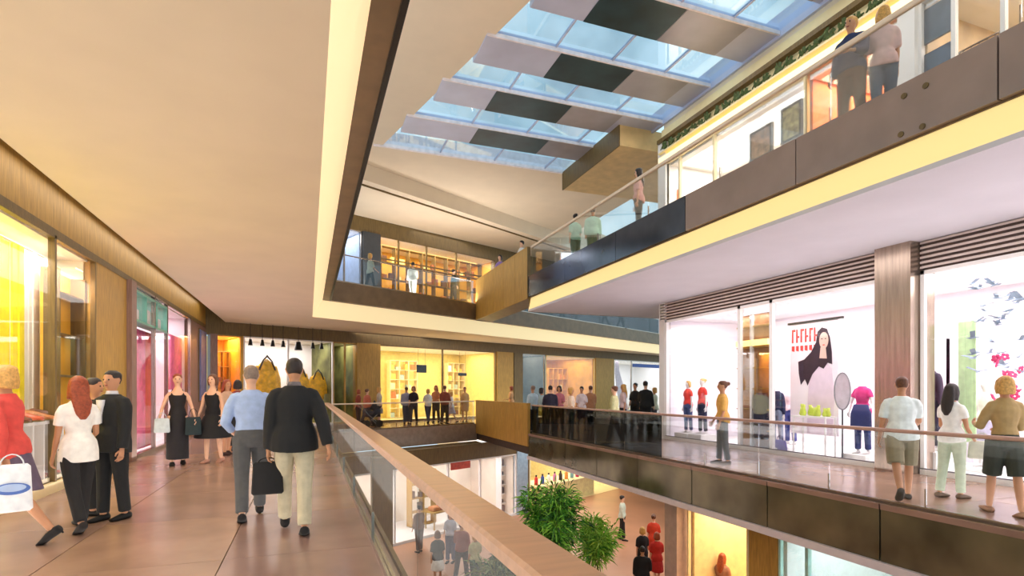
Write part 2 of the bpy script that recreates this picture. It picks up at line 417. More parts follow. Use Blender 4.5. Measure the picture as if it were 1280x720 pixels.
# ---- left-hand shops
ZT = 4.02
struct('wall_left', LEFT.box(-8, 24.3, 0, .3, ZT, 5.0), M_wood)
struct('trim_13', LEFT.box(-8, 24.2, -.03, 0, ZT-.02, ZT+.1), M_woodd)
struct('wall_left', LEFT.box(12.35, 14.5, -.02, .9, 0, ZT), M_wood)
obj_ = struct('column', LEFT.box(14.25, 14.62, -.12, .4, 0, ZT), M_woodm)
struct('wall_left', LEFT.box(21.3, 24.4, -.0, .5, 0, ZT), M_woodm)
shop(LEFT, 3.5, 12.35, 0, ZT-.3, 1.5, mat('shop_ivory', (236, 230, 212), .6, var=.04), SOFT, 420)
area('window_fill', (-3.87, 9, 3.7), (-.5, 0, -1), .12, 6, 60, WHITE)  # fill added inside the window to brighten the banners
front(LEFT, 3.5, 12.35, 0.0, ZT, [7.2, S(LEFT, 66)], M_woodd)
struct('baseboard_left', LEFT.box(3.5, 12.35, -.06, 0, 0, .16), M_cream)
shop(LEFT, 14.6, 21.2, 0, ZT-.3, 3.0, mat('pink_wall', (238, 170, 200), .6, var=.1, scale=2), (1, .86, .93), 420, floorm=M_white, sidem=M_white)
front(LEFT, 14.7, 21.2, 0.0, ZT, [S(LEFT, 192), S(LEFT, 208)], M_steel)

# ---- far shops, middle level
sF = lambda px, t=0: S(FAR, px, t)
struct('wall_far', FAR.box(-.3, 42, -.05, .3, 3.78, 4.92), M_woodd)
def pier(x0, x1, z0, z1, m, t0=-.12, t1=.3):
    struct('column', FAR.box(sF(x0), sF(x1), t0, t1, z0, z1), m)
pier(445, 474, 0, 3.8, M_wood); pier(620, 640, 0, 3.8, M_wood); pier(641, 652, 0, 3.8, M_woodd)
pier(743, 766, 0, 3.8, M_wood); pier(262, 271, 0, 3.8, M_woodm); pier(300, 306, 0, 3.8, M_amber, -.03)
shop(FAR, sF(270), sF(303), 0, 3.5, 2.5, M_amber, AMBER, 150)
front(FAR, sF(270), sF(303), 0, 3.78, [], M_wood)
shop(FAR, sF(304), sF(416), 0, 3.5, 2.2, M_white, WHITE, 300)
front(FAR, sF(304), sF(416), 0, 3.78, [sF(360)], M_white)
shop(FAR, sF(416), sF(446), 0, 3.5, 2.2, mat('green_brown_wall', (140, 140, 84), .5, var=.5, scale=1.5), WARM, 60)
front(FAR, sF(416), sF(446), 0, 3.78, [sF(431)], M_wood)
shop(FAR, sF(474), sF(620), 0, 3.5, 3.4, mat('butter_wall', (246, 222, 130), .6, var=.08), (1, .9, .62), 620)
front(FAR, sF(474), sF(620), 0, 3.78, [sF(553)], M_woodd)
shop(FAR, sF(652), sF(681), 0, 3.5, 3, mat('grey_glass_wall', (140, 140, 130), .3, var=.3, scale=1), SOFT, 60)
front(FAR, sF(652), sF(681), 0, 3.78, [], M_steel)
shop(FAR, sF(682), sF(743), 0, 3.5, 4, M_amber, (1, .84, .46), 300)
front(FAR, sF(682), sF(743), 0, 3.78, [], M_cream)
shop(FAR, sF(767), sF(845), 0, 3.5, 4, M_white, (.86, .9, 1), 560)
front(FAR, sF(767), sF(845), 0, 3.78, [sF(789)], M_steel)
struct('trim_14', FAR.box(sF(790), sF(845), -.1, -.04, 3.3, 3.55), mat('blue_sign_band', (50, 84, 170), .4))

# ---- far shops, upper level
Z2 = 5.65
struct('wall_far', FAR.box(-.3, 42, -.05, .3, 9.1, 9.82), M_woodd)
struct('column', FAR.box(sF(452), sF(474), -.15, .3, Z2, 9.1), mat('dark_slate', (60, 62, 66), .4))
struct('column', FAR.box(sF(618), sF(690), -.05, .3, Z2, 9.1), M_woodd)
shop(FAR, sF(474), sF(620), Z2, 8.8, 2.6, M_amber, (1, .80, .42), 1000)
front(FAR, sF(474), sF(620), Z2, 9.1, [sF(498), sF(533), sF(570)], M_woodd, transoms=(Z2+2.35,))
shop(FAR, sF(405), sF(452), Z2, 8.8, 2.6, mat('pale_blue_wall', (186, 200, 222), .5, var=.1), (.85, .9, 1), 130)
front(FAR, sF(405), sF(452), Z2, 9.1, [sF(430)], M_steel)
shop(FAR, sF(690), sF(850), Z2, 8.8, 4, M_lav, (.88, .88, 1), 330)
front(FAR, sF(690), sF(850), Z2, 9.1, [sF(720), sF(750), sF(780), sF(812)], M_steel)

# ---- right-hand shops, middle level
sR = lambda px, t=0: S(RIGHT, px, t)
R0, R1 = 15.1, -3
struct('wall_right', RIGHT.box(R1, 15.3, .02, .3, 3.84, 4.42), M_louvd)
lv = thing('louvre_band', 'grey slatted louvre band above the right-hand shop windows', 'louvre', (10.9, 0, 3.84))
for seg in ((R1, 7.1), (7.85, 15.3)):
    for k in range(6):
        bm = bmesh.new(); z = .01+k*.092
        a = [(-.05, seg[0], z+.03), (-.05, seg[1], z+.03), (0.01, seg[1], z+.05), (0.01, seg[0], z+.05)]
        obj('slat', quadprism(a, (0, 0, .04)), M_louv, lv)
struct('column', RIGHT.box(7.12, 7.82, -.28, .4, 0, 4.4), M_col)
struct('wall_right', RIGHT.box(15.05, 15.35, -.05, 4, 0, 4.4), M_white)
M_shopw = mat('shop_white', (240, 232, 240), .6, var=.02)
shop(RIGHT, R1, 15.05, 0, 3.6, 3.2, M_shopw, WHITE, 1700, floorm=M_white)
for ya, yb in ((7.9, 15.0), (-2, 7.0)):
    l = area('window_fill', (11.05, (ya+yb)/2, 3.55), (.55, 0, -1), .12, yb-ya, 26, WHITE)  # added fill to brighten the poster and mannequins from the front
front(RIGHT, 7.85, 15.05, 0, 3.84, [sR(925), sR(965)], M_white, fw=.07)
front(RIGHT, R1, 7.1, 0, 3.84, [3.2], M_white, fw=.07)
struct('baseboard_right', RIGHT.box(R1, 15.05, -.04, 0, 0, .12), mat('grey_plinth', (110, 102, 110), .5))

# ---- right-hand shops, upper level
zt2 = 8.95
struct('wall_right', RIGHT.box(R1, 15.3, 0, .3, zt2, ZA-.3), M_cream)
struct('trim_15', RIGHT.box(R1, 15.3, -.18, 0, 9.62, 9.74), M_woodd)
struct('trim_16', RIGHT.box(R1, 15.3, -.12, 0, 9.0, 9.16), emit('shelf_light', (255, 232, 170), .8))
struct('column', RIGHT.box(14.95, 15.35, -.1, 4, Z2, 9.7), M_white)
YB = S(RIGHT, 1036, .7)
shop(RIGHT, YB+.05, 15.0, Z2, 8.6, 3, M_shopw, (1, .95, .86), 700)
front(RIGHT, YB, 15.0, Z2, zt2, [sR(893), sR(850)], M_cream)
struct('column', RIGHT.box(sR(1150), sR(1128), -.15, .3, Z2, zt2), M_white)
shop(RIGHT, sR(1128), YB, Z2, 8.6, 3, mat('orange_wall', (214, 110, 36), .6, var=.4, scale=2.2), (1, .8, .5), 480)
front(RIGHT, sR(1128), YB, Z2, zt2, [sR(1060)], M_wood)
shop(RIGHT, R1, sR(1150), Z2, 8.6, 3, mat('sand_wall', (220, 190, 150), .6, var=.3, scale=1.5), SOFT, 600)
front(RIGHT, R1, sR(1150), Z2, zt2, [sR(1193), sR(1255)], M_white)

# ------------------------------------------------------------------ lower level
ZL = -4.3
struct('floor', B(-14, 34, -8, 46, ZL-.1, ZL), M_lowfloor)
LF = Fr((2.75, 20.9), (.885, .4656), (-.4656, .885)); LF.o = Vector(LF.o[:2]); LF.u = Vector(LF.u[:2]); LF.n = Vector(LF.n[:2])
LE = S(LF, 645)
struct('ceiling', prism([(.8, 19.87), (7.36, 23.33), (7.36, 24.8), (.8, 21.38)], -.88, -.8), M_woodd)
struct('wall_far', LF.box(-6, LE, -.02, .2, -1.42, -.76), M_woodd)
shop(LF, -6, LE, ZL, -1.75, 3, mat('lower_white', (240, 226, 210), .6, var=.08, scale=1.5), WHITE, 760, floorm=M_white)
front(LF, -6, LE, ZL, -1.42, [S(LF, 493), S(LF, 560), S(LF, 600)], M_white)
struct('column', LF.box(LE, LE+.75, -.1, .6, ZL, -.76), mat('pale_blue_metal', (176, 196, 214), .25, .4))
struct('column', LF.box(LE+.75, LE+1.1, .1, .8, ZL, -.76), M_woodd)
struct('column', B(2.05, 2.75, 19.3, 19.8, ZL, -.75), M_woodd)
shop(LF, LE+1.2, LE+9.5, ZL, -1.6, 7, mat('lower_cream', (250, 236, 190), .6, var=.1), (1, .92, .75), 700)
struct('wall_far', B(-14, 2.2, 27.5, 27.8, ZL, -.76), M_cream)
struct('wall_far', B(15, 34, 38, 38.3, ZL, -.76), M_cream)
struct('column', B(8.72, 9.2, 11.6, 12.1, ZL, -.76), mat('column_pink', (196, 168, 160), .4, var=.1))
RL = Fr((9.0, 0), (0, 1), (1, 0)); RL.o = Vector(RL.o[:2]); RL.u = Vector(RL.u[:2]); RL.n = Vector(RL.n[:2])
struct('wall_right', RL.box(S(RL, 973), S(RL, 937), -.02, .5, ZL, -.76), M_wood)
struct('wall_right', RL.box(-4, 12, .0, .3, -1.2, -.76), M_cream)
shop(RL, 9.35, 11.5, ZL, -1.5, 4, mat('peach_wall', (246, 214, 160), .6, var=.1), (1, .86, .6), 260)
front(RL, S(RL, 937), 11.5, ZL, -1.2, [], M_cream, glass=False)
shop(RL, 0, S(RL, 975), ZL, -1.5, 3, mat('ice_wall', (216, 230, 234), .5, var=.06), (.9, .97, 1), 500)
front(RL, 0, S(RL, 975), ZL, -1.2, [S(RL, 1010), S(RL, 1120)], mat('pale_teal_frame', (170, 214, 208), .4))
struct('wall_left', B(-9, -8.7, -8, 28, ZL, -.76), M_cream)
#@@OBJECTS@@
# ------------------------------------------------------------------ figures
def ring_tube(bm, pts, n=10):
    """pts: (position, half width, half depth); a closed tapering tube"""
    rings = []
    P_ = [Vector(p[0]) for p in pts]
    for i, p in enumerate(pts):
        t = (P_[min(i+1, len(P_)-1)]-P_[max(i-1, 0)])
        if t.length < 1e-6: t = Vector((0, 0, 1))
        t.normalize()
        ax = Vector((1, 0, 0))
        lat = ax-t*ax.dot(t)
        if lat.length < .3: lat = Vector((0, 1, 0))-t*t.y
        lat.normalize(); oth = t.cross(lat)
        rings.append([bm.verts.new(P_[i]+lat*(math.cos(2*PI*k/n)*p[1])+oth*(math.sin(2*PI*k/n)*p[2])) for k in range(n)])
    for a, b in zip(rings[:-1], rings[1:]):
        for k in range(n): bm.faces.new((a[k], a[(k+1) % n], b[(k+1) % n], b[k]))
    bm.faces.new(rings[0][::-1]); bm.faces.new(rings[-1])
def fuse(bm, voxel, sm=2):
    """one continuous skin around overlapping tubes"""
    me = bpy.data.meshes.new('tmp'); bmesh.ops.recalc_face_normals(bm, faces=bm.faces); bm.to_mesh(me); bm.free()
    o = bpy.data.objects.new('tmp', me); COL.objects.link(o)
    m = o.modifiers.new('r', 'REMESH'); m.mode = 'VOXEL'; m.voxel_size = voxel
    if sm: s = o.modifiers.new('s', 'SMOOTH'); s.iterations = sm; s.factor = .5
    dg = bpy.context.evaluated_depsgraph_get(); dg.update()
    r = bpy.data.meshes.new_from_object(o.evaluated_get(dg))
    bpy.data.objects.remove(o); bpy.data.meshes.remove(me)
    b = bmesh.new(); b.from_mesh(r); bpy.data.meshes.remove(r)
    for f in b.faces: f.material_index = 0; f.smooth = True
    return b
SKIN = {k: mat('skin_'+k, c, .5, var=.05) for k, c in dict(fair=(226, 176, 146), tan=(196, 140, 104), brown=(150, 98, 70)).items()}
SKIN['dummy'] = mat('mannequin_white', (226, 220, 218), .4, var=.02)
M_eye = mat('eye_dark', (40, 30, 28), .3, var=0); M_lip = mat('lip', (160, 80, 74), .5, var=0)
HAIRS = dict(dark=mat('hair_dark', (38, 26, 22), .5, var=.3, scale=40), brown=mat('hair_brown', (104, 62, 38), .5, var=.3, scale=40),
             blond=mat('hair_blond', (206, 156, 84), .5, var=.25, scale=40), auburn=mat('hair_auburn', (150, 66, 34), .5, var=.3, scale=40),
             grey=mat('hair_grey', (140, 120, 106), .6, var=.2, scale=40))
CL = {}
def cloth(rgb):
    if rgb not in CL: CL[rgb] = mat('cloth_%d_%d_%d' % rgb, rgb, .8, var=.1, scale=14, bump=.12)
    return CL[rgb]
def R3(v, a, ax='X'): return Matrix.Rotation(a, 3, ax) @ v
def figure(label, loc, rz, H=1.75, sex='m', skin='fair', hair=('short', 'dark'), top=None, sleeve=1.0, hem=.94, bottom=None,
           kind='trousers', shoes=(30, 26, 26), legs=((.3, .05), (-.3, .15)), arms=((.1, .1, .15, 0), (-.15, .1, .15, 0)), lean=0, turn=0, nod=0,
           lod=1, cat='person', group=None, name='person', blazer=False, heels=False, shirt=None, headless=False, vest=False, dx=0):
    """local frame: +Y forward. legs = (thigh, knee) right, left; arms = (forward, out, elbow, inward) right, left"""
    t = thing(name, label, cat, loc, rz, group)
    s = H/1.75; vox = {0: .011, 1: .015, 2: .022, 3: .03}[lod]
    f = sex == 'f'; sw = .155 if f else .185; hw = .095; wx = .125 if f else .15
    # legs
    J = []
    for side, (a, k) in zip((1, -1), legs):
        hip = Vector((side*hw, 0, .92)); kn = hip+Vector((0, math.sin(a), -math.cos(a)))*.42
        an = kn+Vector((side*-.01, math.sin(a-k), -math.cos(a-k)))*.42
        J.append((hip, kn, an, a-k))
    low = min(j[2].z-(.08 if abs(j[3]) < .25 else .10) for j in J)
    dz = -low
    up = Vector((0, 0, dz))
    J = [(a+up, b+up, c+up, q) for a, b, c, q in J]
    pel = Vector((0, 0, .95+dz))
    def T(p):      # torso point with lean
        v = R3(Vector(p)-Vector((0, 0, .95)), -lean); return v+pel
    hc = 1.655
    def HD(p):     # head point: turned and nodded about the neck
        v = Vector(p)-Vector((0, 0, 1.55)); v = R3(v, -nod); v = R3(v, turn, 'Z'); return T(v+Vector((0, 0, 1.55)))
    feet = []
    def limb(bm, j, g, to=1.0, r=(.088, .075, .054, .055, .036)):
        hip, kn, an, q = j; k = .92 if f else 1
        pts = [(hip+Vector((0, 0, .03)), (r[0]*k+g), (r[0]*k+g)), (hip.lerp(kn, .5), r[1]*k+g, r[1]*k+g), (kn, r[2]*k+g, r[2]*k+g)]
        if to > .5: pts += [(kn.lerp(an, .3), r[3]*k+g, r[3]*k+g), (kn.lerp(an, to if to < 1 else 1), r[4]*k+g*1.2, r[4]*k+g*1.2)]
        ring_tube(bm, pts)
    def foot(bm, j, g=0):
        an, q = j[2], j[3]; pitch = min(0, q*1.0) if q < -.2 else (max(0, q)*.5)
        hl = .05 if heels else 0
        def FP(y, z): return an+R3(Vector((0, y, z)), pitch)
        drop = -.05+(0.0)
        ring_tube(bm, [(FP(-.065, -.045), .028+g, .03+g), (FP(-.03, -.045), .038+g, .036+g), (FP(.05, drop), .04+g, .03+g), (FP(.12, drop-.012), .045+g, .02+g), (FP(.175, drop-.016), .03+g, .013+g)])
        return FP
    # arms
    A = []
    for side, (fw, ou, el, inn) in zip((1, -1), arms):
        sh = Vector((side*sw, 0, 1.385))
        ud = Vector((side*math.sin(ou), math.sin(fw)*math.cos(ou), -math.cos(fw)*math.cos(ou)))
        elb = sh+ud*.29
        fd = Vector((-side*math.sin(inn), math.sin(fw+el)*math.cos(inn), -math.cos(fw+el)*math.cos(inn)))
        if inn == 0: fd = (fd+Vector((side*math.sin(ou)*.7, 0, 0))).normalized()
        wr = elb+fd*.25
        A.append((T(sh), T(elb), T(wr), (T(wr)-T(elb)).normalized()))
    # torso
    TR = [(.86, wx-.02, .085, 0), (.93, wx+.02, .105, -.01), (1.02, wx+.005, .1, -.005), (1.12, wx-.025 if f else wx-.01, .085 if f else .095, 0),
          (1.25, wx+.005 if f else wx+.015, .105 if f else .11, .005), (1.34, sw-.01, .105, 0), (1.40, sw-.03, .09, 0), (1.445, sw-.075, .075, 0), (1.485, .062, .058, 0)]
    def torso(bm, g, z0=.86, z1=1.5, flare=0):
        pts = []; ex = .028 if flare and z0 < .935 else 0
        if z0 < .93:
            pts.append((T((0, 0, z0)), wx+g+.02+flare+ex*.5, .10+g+flare*.6+ex))
        pts += [(T((0, y, z)), a+g+(ex if z < 1.08 else 0), b+g+(ex if z < 1.08 else 0)) for z, a, b, y in TR if max(z0, .9) <= z <= z1]
        ring_tube(bm, pts, 14)
    bm = bmesh.new()
    torso(bm, 0)
    if not headless:
        ring_tube(bm, [(T((0, -.005, 1.44)), .055, .055), (T((0, 0, 1.5)), .05, .052), (HD((0, .01, 1.6)), .05, .055)])
        ring_tube(bm, [(HD((0, .045, 1.535)), .028, .028), (HD((0, .025, 1.56)), .052, .068), (HD((0, .01, 1.61)), .068, .088), (HD((0, 0, 1.66)), .074, .097),
                       (HD((0, -.008, 1.71)), .068, .09), (HD((0, -.01, 1.742)), .042, .058), (HD((0, -.01, 1.752)), .015, .02)], 12)
        if lod < 2:
            ring_tube(bm, [(HD((0, .085, 1.665)), .009, .01), (HD((0, .108, 1.628)), .016, .014), (HD((0, .09, 1.615)), .012, .01)], 8)
            for sd in (1, -1): ring_tube(bm, [(HD((sd*.068, -.005, 1.615)), .01, .015), (HD((sd*.078, -.01, 1.65)), .012, .022), (HD((sd*.07, -.008, 1.675)), .01, .015)], 8)
    for j in J: limb(bm, j, 0); foot(bm, j)
    hands = []
    for (sh, el, wr, d), side in zip(A, (1, -1)):
        k = .82 if f else 1
        ring_tube(bm, [(sh+Vector((-side*.04, 0, .01)), .046*k, .05*k), (sh.lerp(el, .3), .05*k, .052*k), (el, .038*k, .038*k), (el.lerp(wr, .3), .038*k, .038*k), (wr, .024*k, .027*k), (wr+d*.02, .022*k, .028*k)])
        ring_tube(bm, [(wr-d*.01, .02, .026), (wr+d*.03, .018, .036), (wr+d*.09, .016, .042)], 8)
        hands.append(wr+d*.10)
    body = fuse(bm, vox)
    # fingers and face, grown from the same mesh
    for (sh, el, wr, d), side in zip(A, (1, -1)):
        if lod > 2: break
        side_ax = Vector((0, 1, 0))-d*d.y
        if side_ax.length < .3: side_ax = Vector((0, 0, 1))-d*d.z
        side_ax.normalize(); inw = d.cross(side_ax); inw = inw if inw.x*side < 0 else -inw
        nn = 5 if lod > 0 else 7
        for q, (off, L) in enumerate(((.030, .072), (.010, .08), (-.010, .074), (-.030, .058))):
            p = wr+d*.082+side_ax*off; p2 = p+d*L*.5+inw*.012; p3 = p2+d*L*.3+inw*.03
            ring_tube(body, [(p, .0095, .0095), (p2, .0085, .0085), (p3, .006, .006)], nn)
        p = wr+d*.03+side_ax*.03; p2 = p+side_ax*.022+d*.03+inw*.012
        ring_tube(body, [(p, .012, .012), (p2, .01, .01), (p2+d*.03+inw*.01, .007, .007)], nn)
    if not headless and lod < 3 and skin != 'dummy':
        nf = len(body.faces)
        for sd in (1, -1): c = HD((sd*.03, .088, 1.655)); ball(body, c, .010, seg=6)
        nf2 = len(body.faces)
        ball(body, HD((0, .09, 1.588)), .022, .01, .007, seg=8)
        body.faces.ensure_lookup_table()
        for i in range(nf, len(body.faces)): body.faces[i].material_index = 1 if i < nf2 else 2; body.faces[i].smooth = True
    def put(nm, bm_, m, par=None):
        bmesh.ops.transform(bm_, matrix=Matrix.Scale(s, 4), verts=bm_.verts)
        return obj(nm, bm_, m, par or t, smooth=True)
    body_o = put('body', body, [SKIN[skin], M_eye, M_lip])
    # clothes
    def sleeves(bm, g, L):
        for (sh, el, wr, d), side in zip(A, (1, -1)):
            k = .85 if f else 1
            pts = [(sh+Vector((-side*.07, 0, .035)), .03*k+g, .045*k+g), (sh+Vector((-side*.02, 0, .01)), .044*k+g, .05*k+g), (sh+Vector((side*.003, 0, -.045)), .05*k+g, .054*k+g), (sh.lerp(el, .35), .05*k+g, .052*k+g)]
            if L <= .5: pts.append((sh.lerp(el, max(.45, L*2*.9)), .05*k+g, .05*k+g))
            else: pts += [(el, .043*k+g, .043*k+g), (el.lerp(wr, (L-.5)*2*.97), .03*k+g, .032*k+g)]
            ring_tube(bm, pts)
    if bottom:
        bm = bmesh.new(); g = .014 if lod < 2 else .02
        if kind in ('trousers', 'shorts'):
            ring_tube(bm, [(T((0, 0, .835)), wx+.0, .095+g), (T((0, 0, .87)), wx+.012, .105+g), (T((0, -.01, .95)), wx+.03, .112+g), (T((0, -.005, 1.03)), wx+.012, .102+g)], 14)
            for j in J: limb(bm, j, g+(.008 if kind == 'shorts' else 0), .97 if kind == 'trousers' else (.5 if kind == 'shorts' else .5),
                             r=(.09, .08, .062, .058, .05) if kind == 'trousers' else (.095, .092, .085, .06, .05))
        else:
            hz, fl_ = kind      # skirt hem height and flare
            ctr = (J[0][1]+J[1][1])/2; sp = abs(J[0][1].y-J[1][1].y)/2
            z1_ = hz+dz
            ring_tube(bm, [(T((0, 0, 1.04)), wx+.0, .1), (T((0, -.01, .95)), wx+.035, .128), (Vector((0, ctr.y*.5, (z1_+pel.z-.02)/2)), wx+.04+fl_*.6, .135+sp*.45+fl_*.5),
                           (Vector((0, ctr.y, z1_)), wx+.03+fl_, .12+sp*.95+fl_*.8)], 18)
        put('skirt' if not isinstance(kind, str) else kind, fuse(bm, vox), cloth(bottom))
    if top:
        bm = bmesh.new(); g = .018 if lod < 2 else .022
        if blazer: g += .012
        torso(bm, g, hem, 1.49 if not vest else 1.36, flare=.02 if hem < .935 and not vest else 0)
        if vest:
            for sd in (1, -1): ring_tube(bm, [(T((sd*.09, .07, 1.36)), .022, .014), (T((sd*.085, .0, 1.455)), .022, .014), (T((sd*.08, -.08, 1.36)), .022, .014)], 8)
        if sleeve: sleeves(bm, g*.9, sleeve)
        put('jacket' if blazer else 'top', fuse(bm, vox, 5), cloth(top))
        if blazer or shirt:
            bm = bmesh.new(); ring_tube(bm, [(T((0, 0, 1.46)), .078, .072), (T((0, 0, 1.51)), .06, .062), (T((0, .0, 1.525)), .057, .06)], 12)
            put('collar', bm, cloth(shirt or (230, 228, 230)))
            if shirt and lod < 2:
                bm = quadprism([T((-.05, .155, 1.42)), T((.05, .155, 1.42)), T((.012, .16, 1.15)), T((-.012, .16, 1.15))], (0, -.03, 0)); put('shirt_front', bm, cloth(shirt))
    # shoes
    if shoes:
        for j in J:
            bm = bmesh.new(); FP = foot(bm, j, .008)
            if heels: bar(bm, FP(-.055, -.05), FP(-.06, -.10), .016, 6, .008)
            put('shoe', bm, cloth(shoes))
    # hair
    if hair and not headless:
        st, hcol = hair; bm = bmesh.new()
        ring_tube(bm, [(HD((0, -.045, 1.6)), .058, .05), (HD((0, -.035, 1.64)), .078, .078), (HD((0, -.012, 1.695)), .081, .104), (HD((0, -.01, 1.735)), .067, .09), (HD((0, -.01, 1.765)), .03, .045)], 12)
        if st == 'long':
            ring_tube(bm, [(HD((0, -.05, 1.70)), .075, .05), (HD((0, -.075, 1.58)), .09, .045), (T((0, -.105, 1.46)), .10, .04), (T((0, -.12, 1.34)), .075, .028), (T((0, -.125, 1.27)), .03, .015)], 12)
            for sd in (1, -1): ring_tube(bm, [(HD((sd*.06, .01, 1.71)), .025, .04), (HD((sd*.082, .0, 1.62)), .02, .045), (HD((sd*.08, -.03, 1.5)), .025, .04)], 8)
        elif st == 'bob':
            ring_tube(bm, [(HD((0, -.05, 1.70)), .08, .055), (HD((0, -.055, 1.6)), .092, .055), (HD((0, -.05, 1.53)), .085, .045)], 12)
            for sd in (1, -1): ring_tube(bm, [(HD((sd*.06, .015, 1.71)), .025, .04), (HD((sd*.085, .0, 1.62)), .02, .045), (HD((sd*.08, -.02, 1.54)), .022, .04)], 8)
        elif st == 'bun':
            ball(bm, HD((0, -.12, 1.70)), .045)
        elif st == 'tail':
            ring_tube(bm, [(HD((0, -.11, 1.71)), .02, .02), (HD((0, -.15, 1.66)), .035, .03), (HD((0, -.14, 1.52)), .02, .02)], 8)
        put('hair', fuse(bm, min(vox, .016), 1), HAIRS[hcol])
    M = Matrix.Translation(loc) @ Matrix.Rotation(rz, 4, 'Z')
    return [M @ (h*s) for h in hands]

def facing(deg): return math.radians(deg)      # 0 = away down the hall, 90 = to the left, -90 = to the right
def bag(label, hand, rz, w, h, d, rgb, drop=.12, nm='handbag', cat='bag', puff=.02):
    """hangs below the hand"""
    t = thing(nm, label, cat, hand, rz)
    bm = bmesh.new()
    box(bm, -w/2, w/2, -d/2, d/2, -drop-h, -drop, bev=min(d, h)*.18)
    for v in bm.verts:
        k_ = (v.co.z+drop+h)/h; v.co.x *= 1+puff*2-.12*k_; v.co.y *= 1.05-.45*k_
    bb = obj('bag_body', bm, cloth(rgb), t, smooth=True)
    for sd in (1, -1):
        bm = bmesh.new(); pts = []
        for k in range(9):
            a = PI*k/8; pts.append(((w*.28*math.cos(a), sd*d*.2*(1-math.sin(a)), -drop+drop*1.05*math.sin(a)-.01), .006, .006))
        ring_tube(bm, pts, 6); obj('handle', bm, cloth(tuple(max(0, c-25) for c in rgb)), t, smooth=True)
    return t
# ------------------------------------------------------------------ people on the middle level, left walkway
def g1(px, py): return G(px, F*1.6/(py-HOR))
def vd(px, v=0): # rotation that makes a figure face directly away from the camera at column px, plus v degrees to the left
    return -(YAW+math.atan((px-640)/F))+math.radians(v)
h = figure('woman in coral red cardigan and dusk purple skirt striding at the left edge', g1(12, 680), vd(20, 60), 1.88, 'f', 'tan', ('bob', 'blond'), (214, 74, 66), .95, .92, (96, 80, 100),
           (.56, .03), (20, 16, 18), ((.42, .12), (-.35, .28)), ((.18, .1, .25, .0), (-.2, .12, .3, 0)), .06, lod=0, heels=True)
b = bag('large white shopping bag with blue oval print carried by the woman in red', G(15, 5.15, 1.0), vd(15, 0), .30, .44, .14, (240, 242, 248), .1, 'shopping_bag', puff=0)
bm = bmesh.new(); r = bmesh.ops.create_cone(bm, cap_ends=True, segments=28, radius1=.13, radius2=.13, depth=.006)
for v in bm.verts: v.co = Vector((v.co.x, -.066+v.co.z, v.co.y*.42-.32))
obj('oval_print', bm, mat('print_blue', (86, 116, 190), .5), b)
bm = bmesh.new(); bmesh.ops.create_cone(bm, cap_ends=True, segments=28, radius1=.10, radius2=.10, depth=.006)
for v in bm.verts: v.co = Vector((v.co.x, -.071+v.co.z, v.co.y*.36-.31))
obj('oval_print', bm, mat('print_pale', (176, 196, 232), .5), b)
h = figure('woman with long auburn hair, white sleeveless top and black trousers', g1(98, 662), vd(98, 20), 1.76, 'f', 'tan', ('long', 'auburn'), (246, 240, 232), .35, .80, (24, 22, 24), 'trousers',
           (36, 28, 26), ((.22, .05), (-.28, .22)), ((.15, .12, .9, .2), (.1, .1, .2, 0)), lod=0, turn=-.35)
bag('small cream clutch bag in the hand of the woman in the white top', h[0]+Vector((.1, -.05, .02)), vd(98), .2, .14, .06, (226, 206, 170), .03, 'clutch_bag')
figure('man in black suit talking beside the woman in the white top', g1(140, 650), vd(140, 130), 1.82, 'm', 'tan', ('short', 'dark'), (22, 22, 24), 1, .80, (20, 20, 22), 'trousers',
       (16, 14, 14), ((.05, .02), (-.08, .05)), ((.1, .08, .5, .3), (.05, .08, .15, 0)), blazer=True, shirt=(216, 214, 220), lod=0, turn=.2)
figure('dark clothed person partly hidden behind the man in the black suit', g1(118, 643), vd(120, -120), 1.74, 'm', 'tan', ('short', 'dark'), (26, 24, 26), 1, .88, (22, 22, 24), 'trousers',
       (16, 14, 14), ((.05, .02), (-.05, .05)), ((.3, .1, .7, .3), (.1, .08, .15, 0)), lod=1)
h = figure('woman in long black sleeveless dress facing us with a bag on each side', g1(222, 581), vd(222, 180), 1.93, 'f', 'fair', ('bun', 'auburn'), (26, 22, 26), 0, .9, (26, 22, 28),
           (.12, .04), (20, 18, 18), ((.1, .1), (-.1, .1)), ((.05, .32, .35, 0), (.05, .3, .5, 0)), lod=1, vest=True)
bag('dark green shoulder bag beside the woman in the long black dress', h[1]+Vector((-.06, 0, .3)), vd(222), .3, .38, .12, (28, 44, 48), .18)
bag('pale silvery shopping bag on the right arm of the woman in the long black dress', h[0]+Vector((.08, 0, .25)), vd(222), .28, .3, .12, (196, 206, 210), .12)
h = figure('woman in black dress with a full flared knee-length skirt', g1(266, 578), vd(262, 150), 1.93, 'f', 'fair', ('bob', 'brown'), (18, 16, 20), 0, .92, (18, 16, 20),
           (.50, .2), (190, 140, 120), ((.1, .05), (-.12, .1)), ((.15, .15, .3, 0), (.1, .2, .3, 0)), lod=1, vest=True)
figure('woman in pale tan top and black skirt behind the flared dress', G(284, 13.6), vd(285, -150), 1.84, 'f', 'tan', ('long', 'auburn'), (206, 166, 140), .3, .92, (30, 26, 28),
       (.5, .1), (60, 40, 34), ((.1, .05), (-.12, .1)), ((.3, .15, .5, 0), (.1, .1, .3, 0)), lod=1)
figure('dark haired person walking just beyond the man in the blue shirt', G(297, 14.6), vd(295), 1.86, 'f', 'tan', ('bob', 'dark'), (150, 60, 60), .5, .9, (40, 34, 36), 'trousers', lod=2)
figure('man in light blue shirt and grey trousers walking away, his sleeves rolled', g1(314, 648), vd(314, 0), 1.90, 'm', 'fair', ('short', 'grey'), (166, 186, 224), .8, .95, (84, 84, 86), 'trousers',
       (24, 20, 20), ((.30, .05), (-.22, .18)), ((.15, .15, .5, .2), (.1, .28, .7, .45)), lod=0)
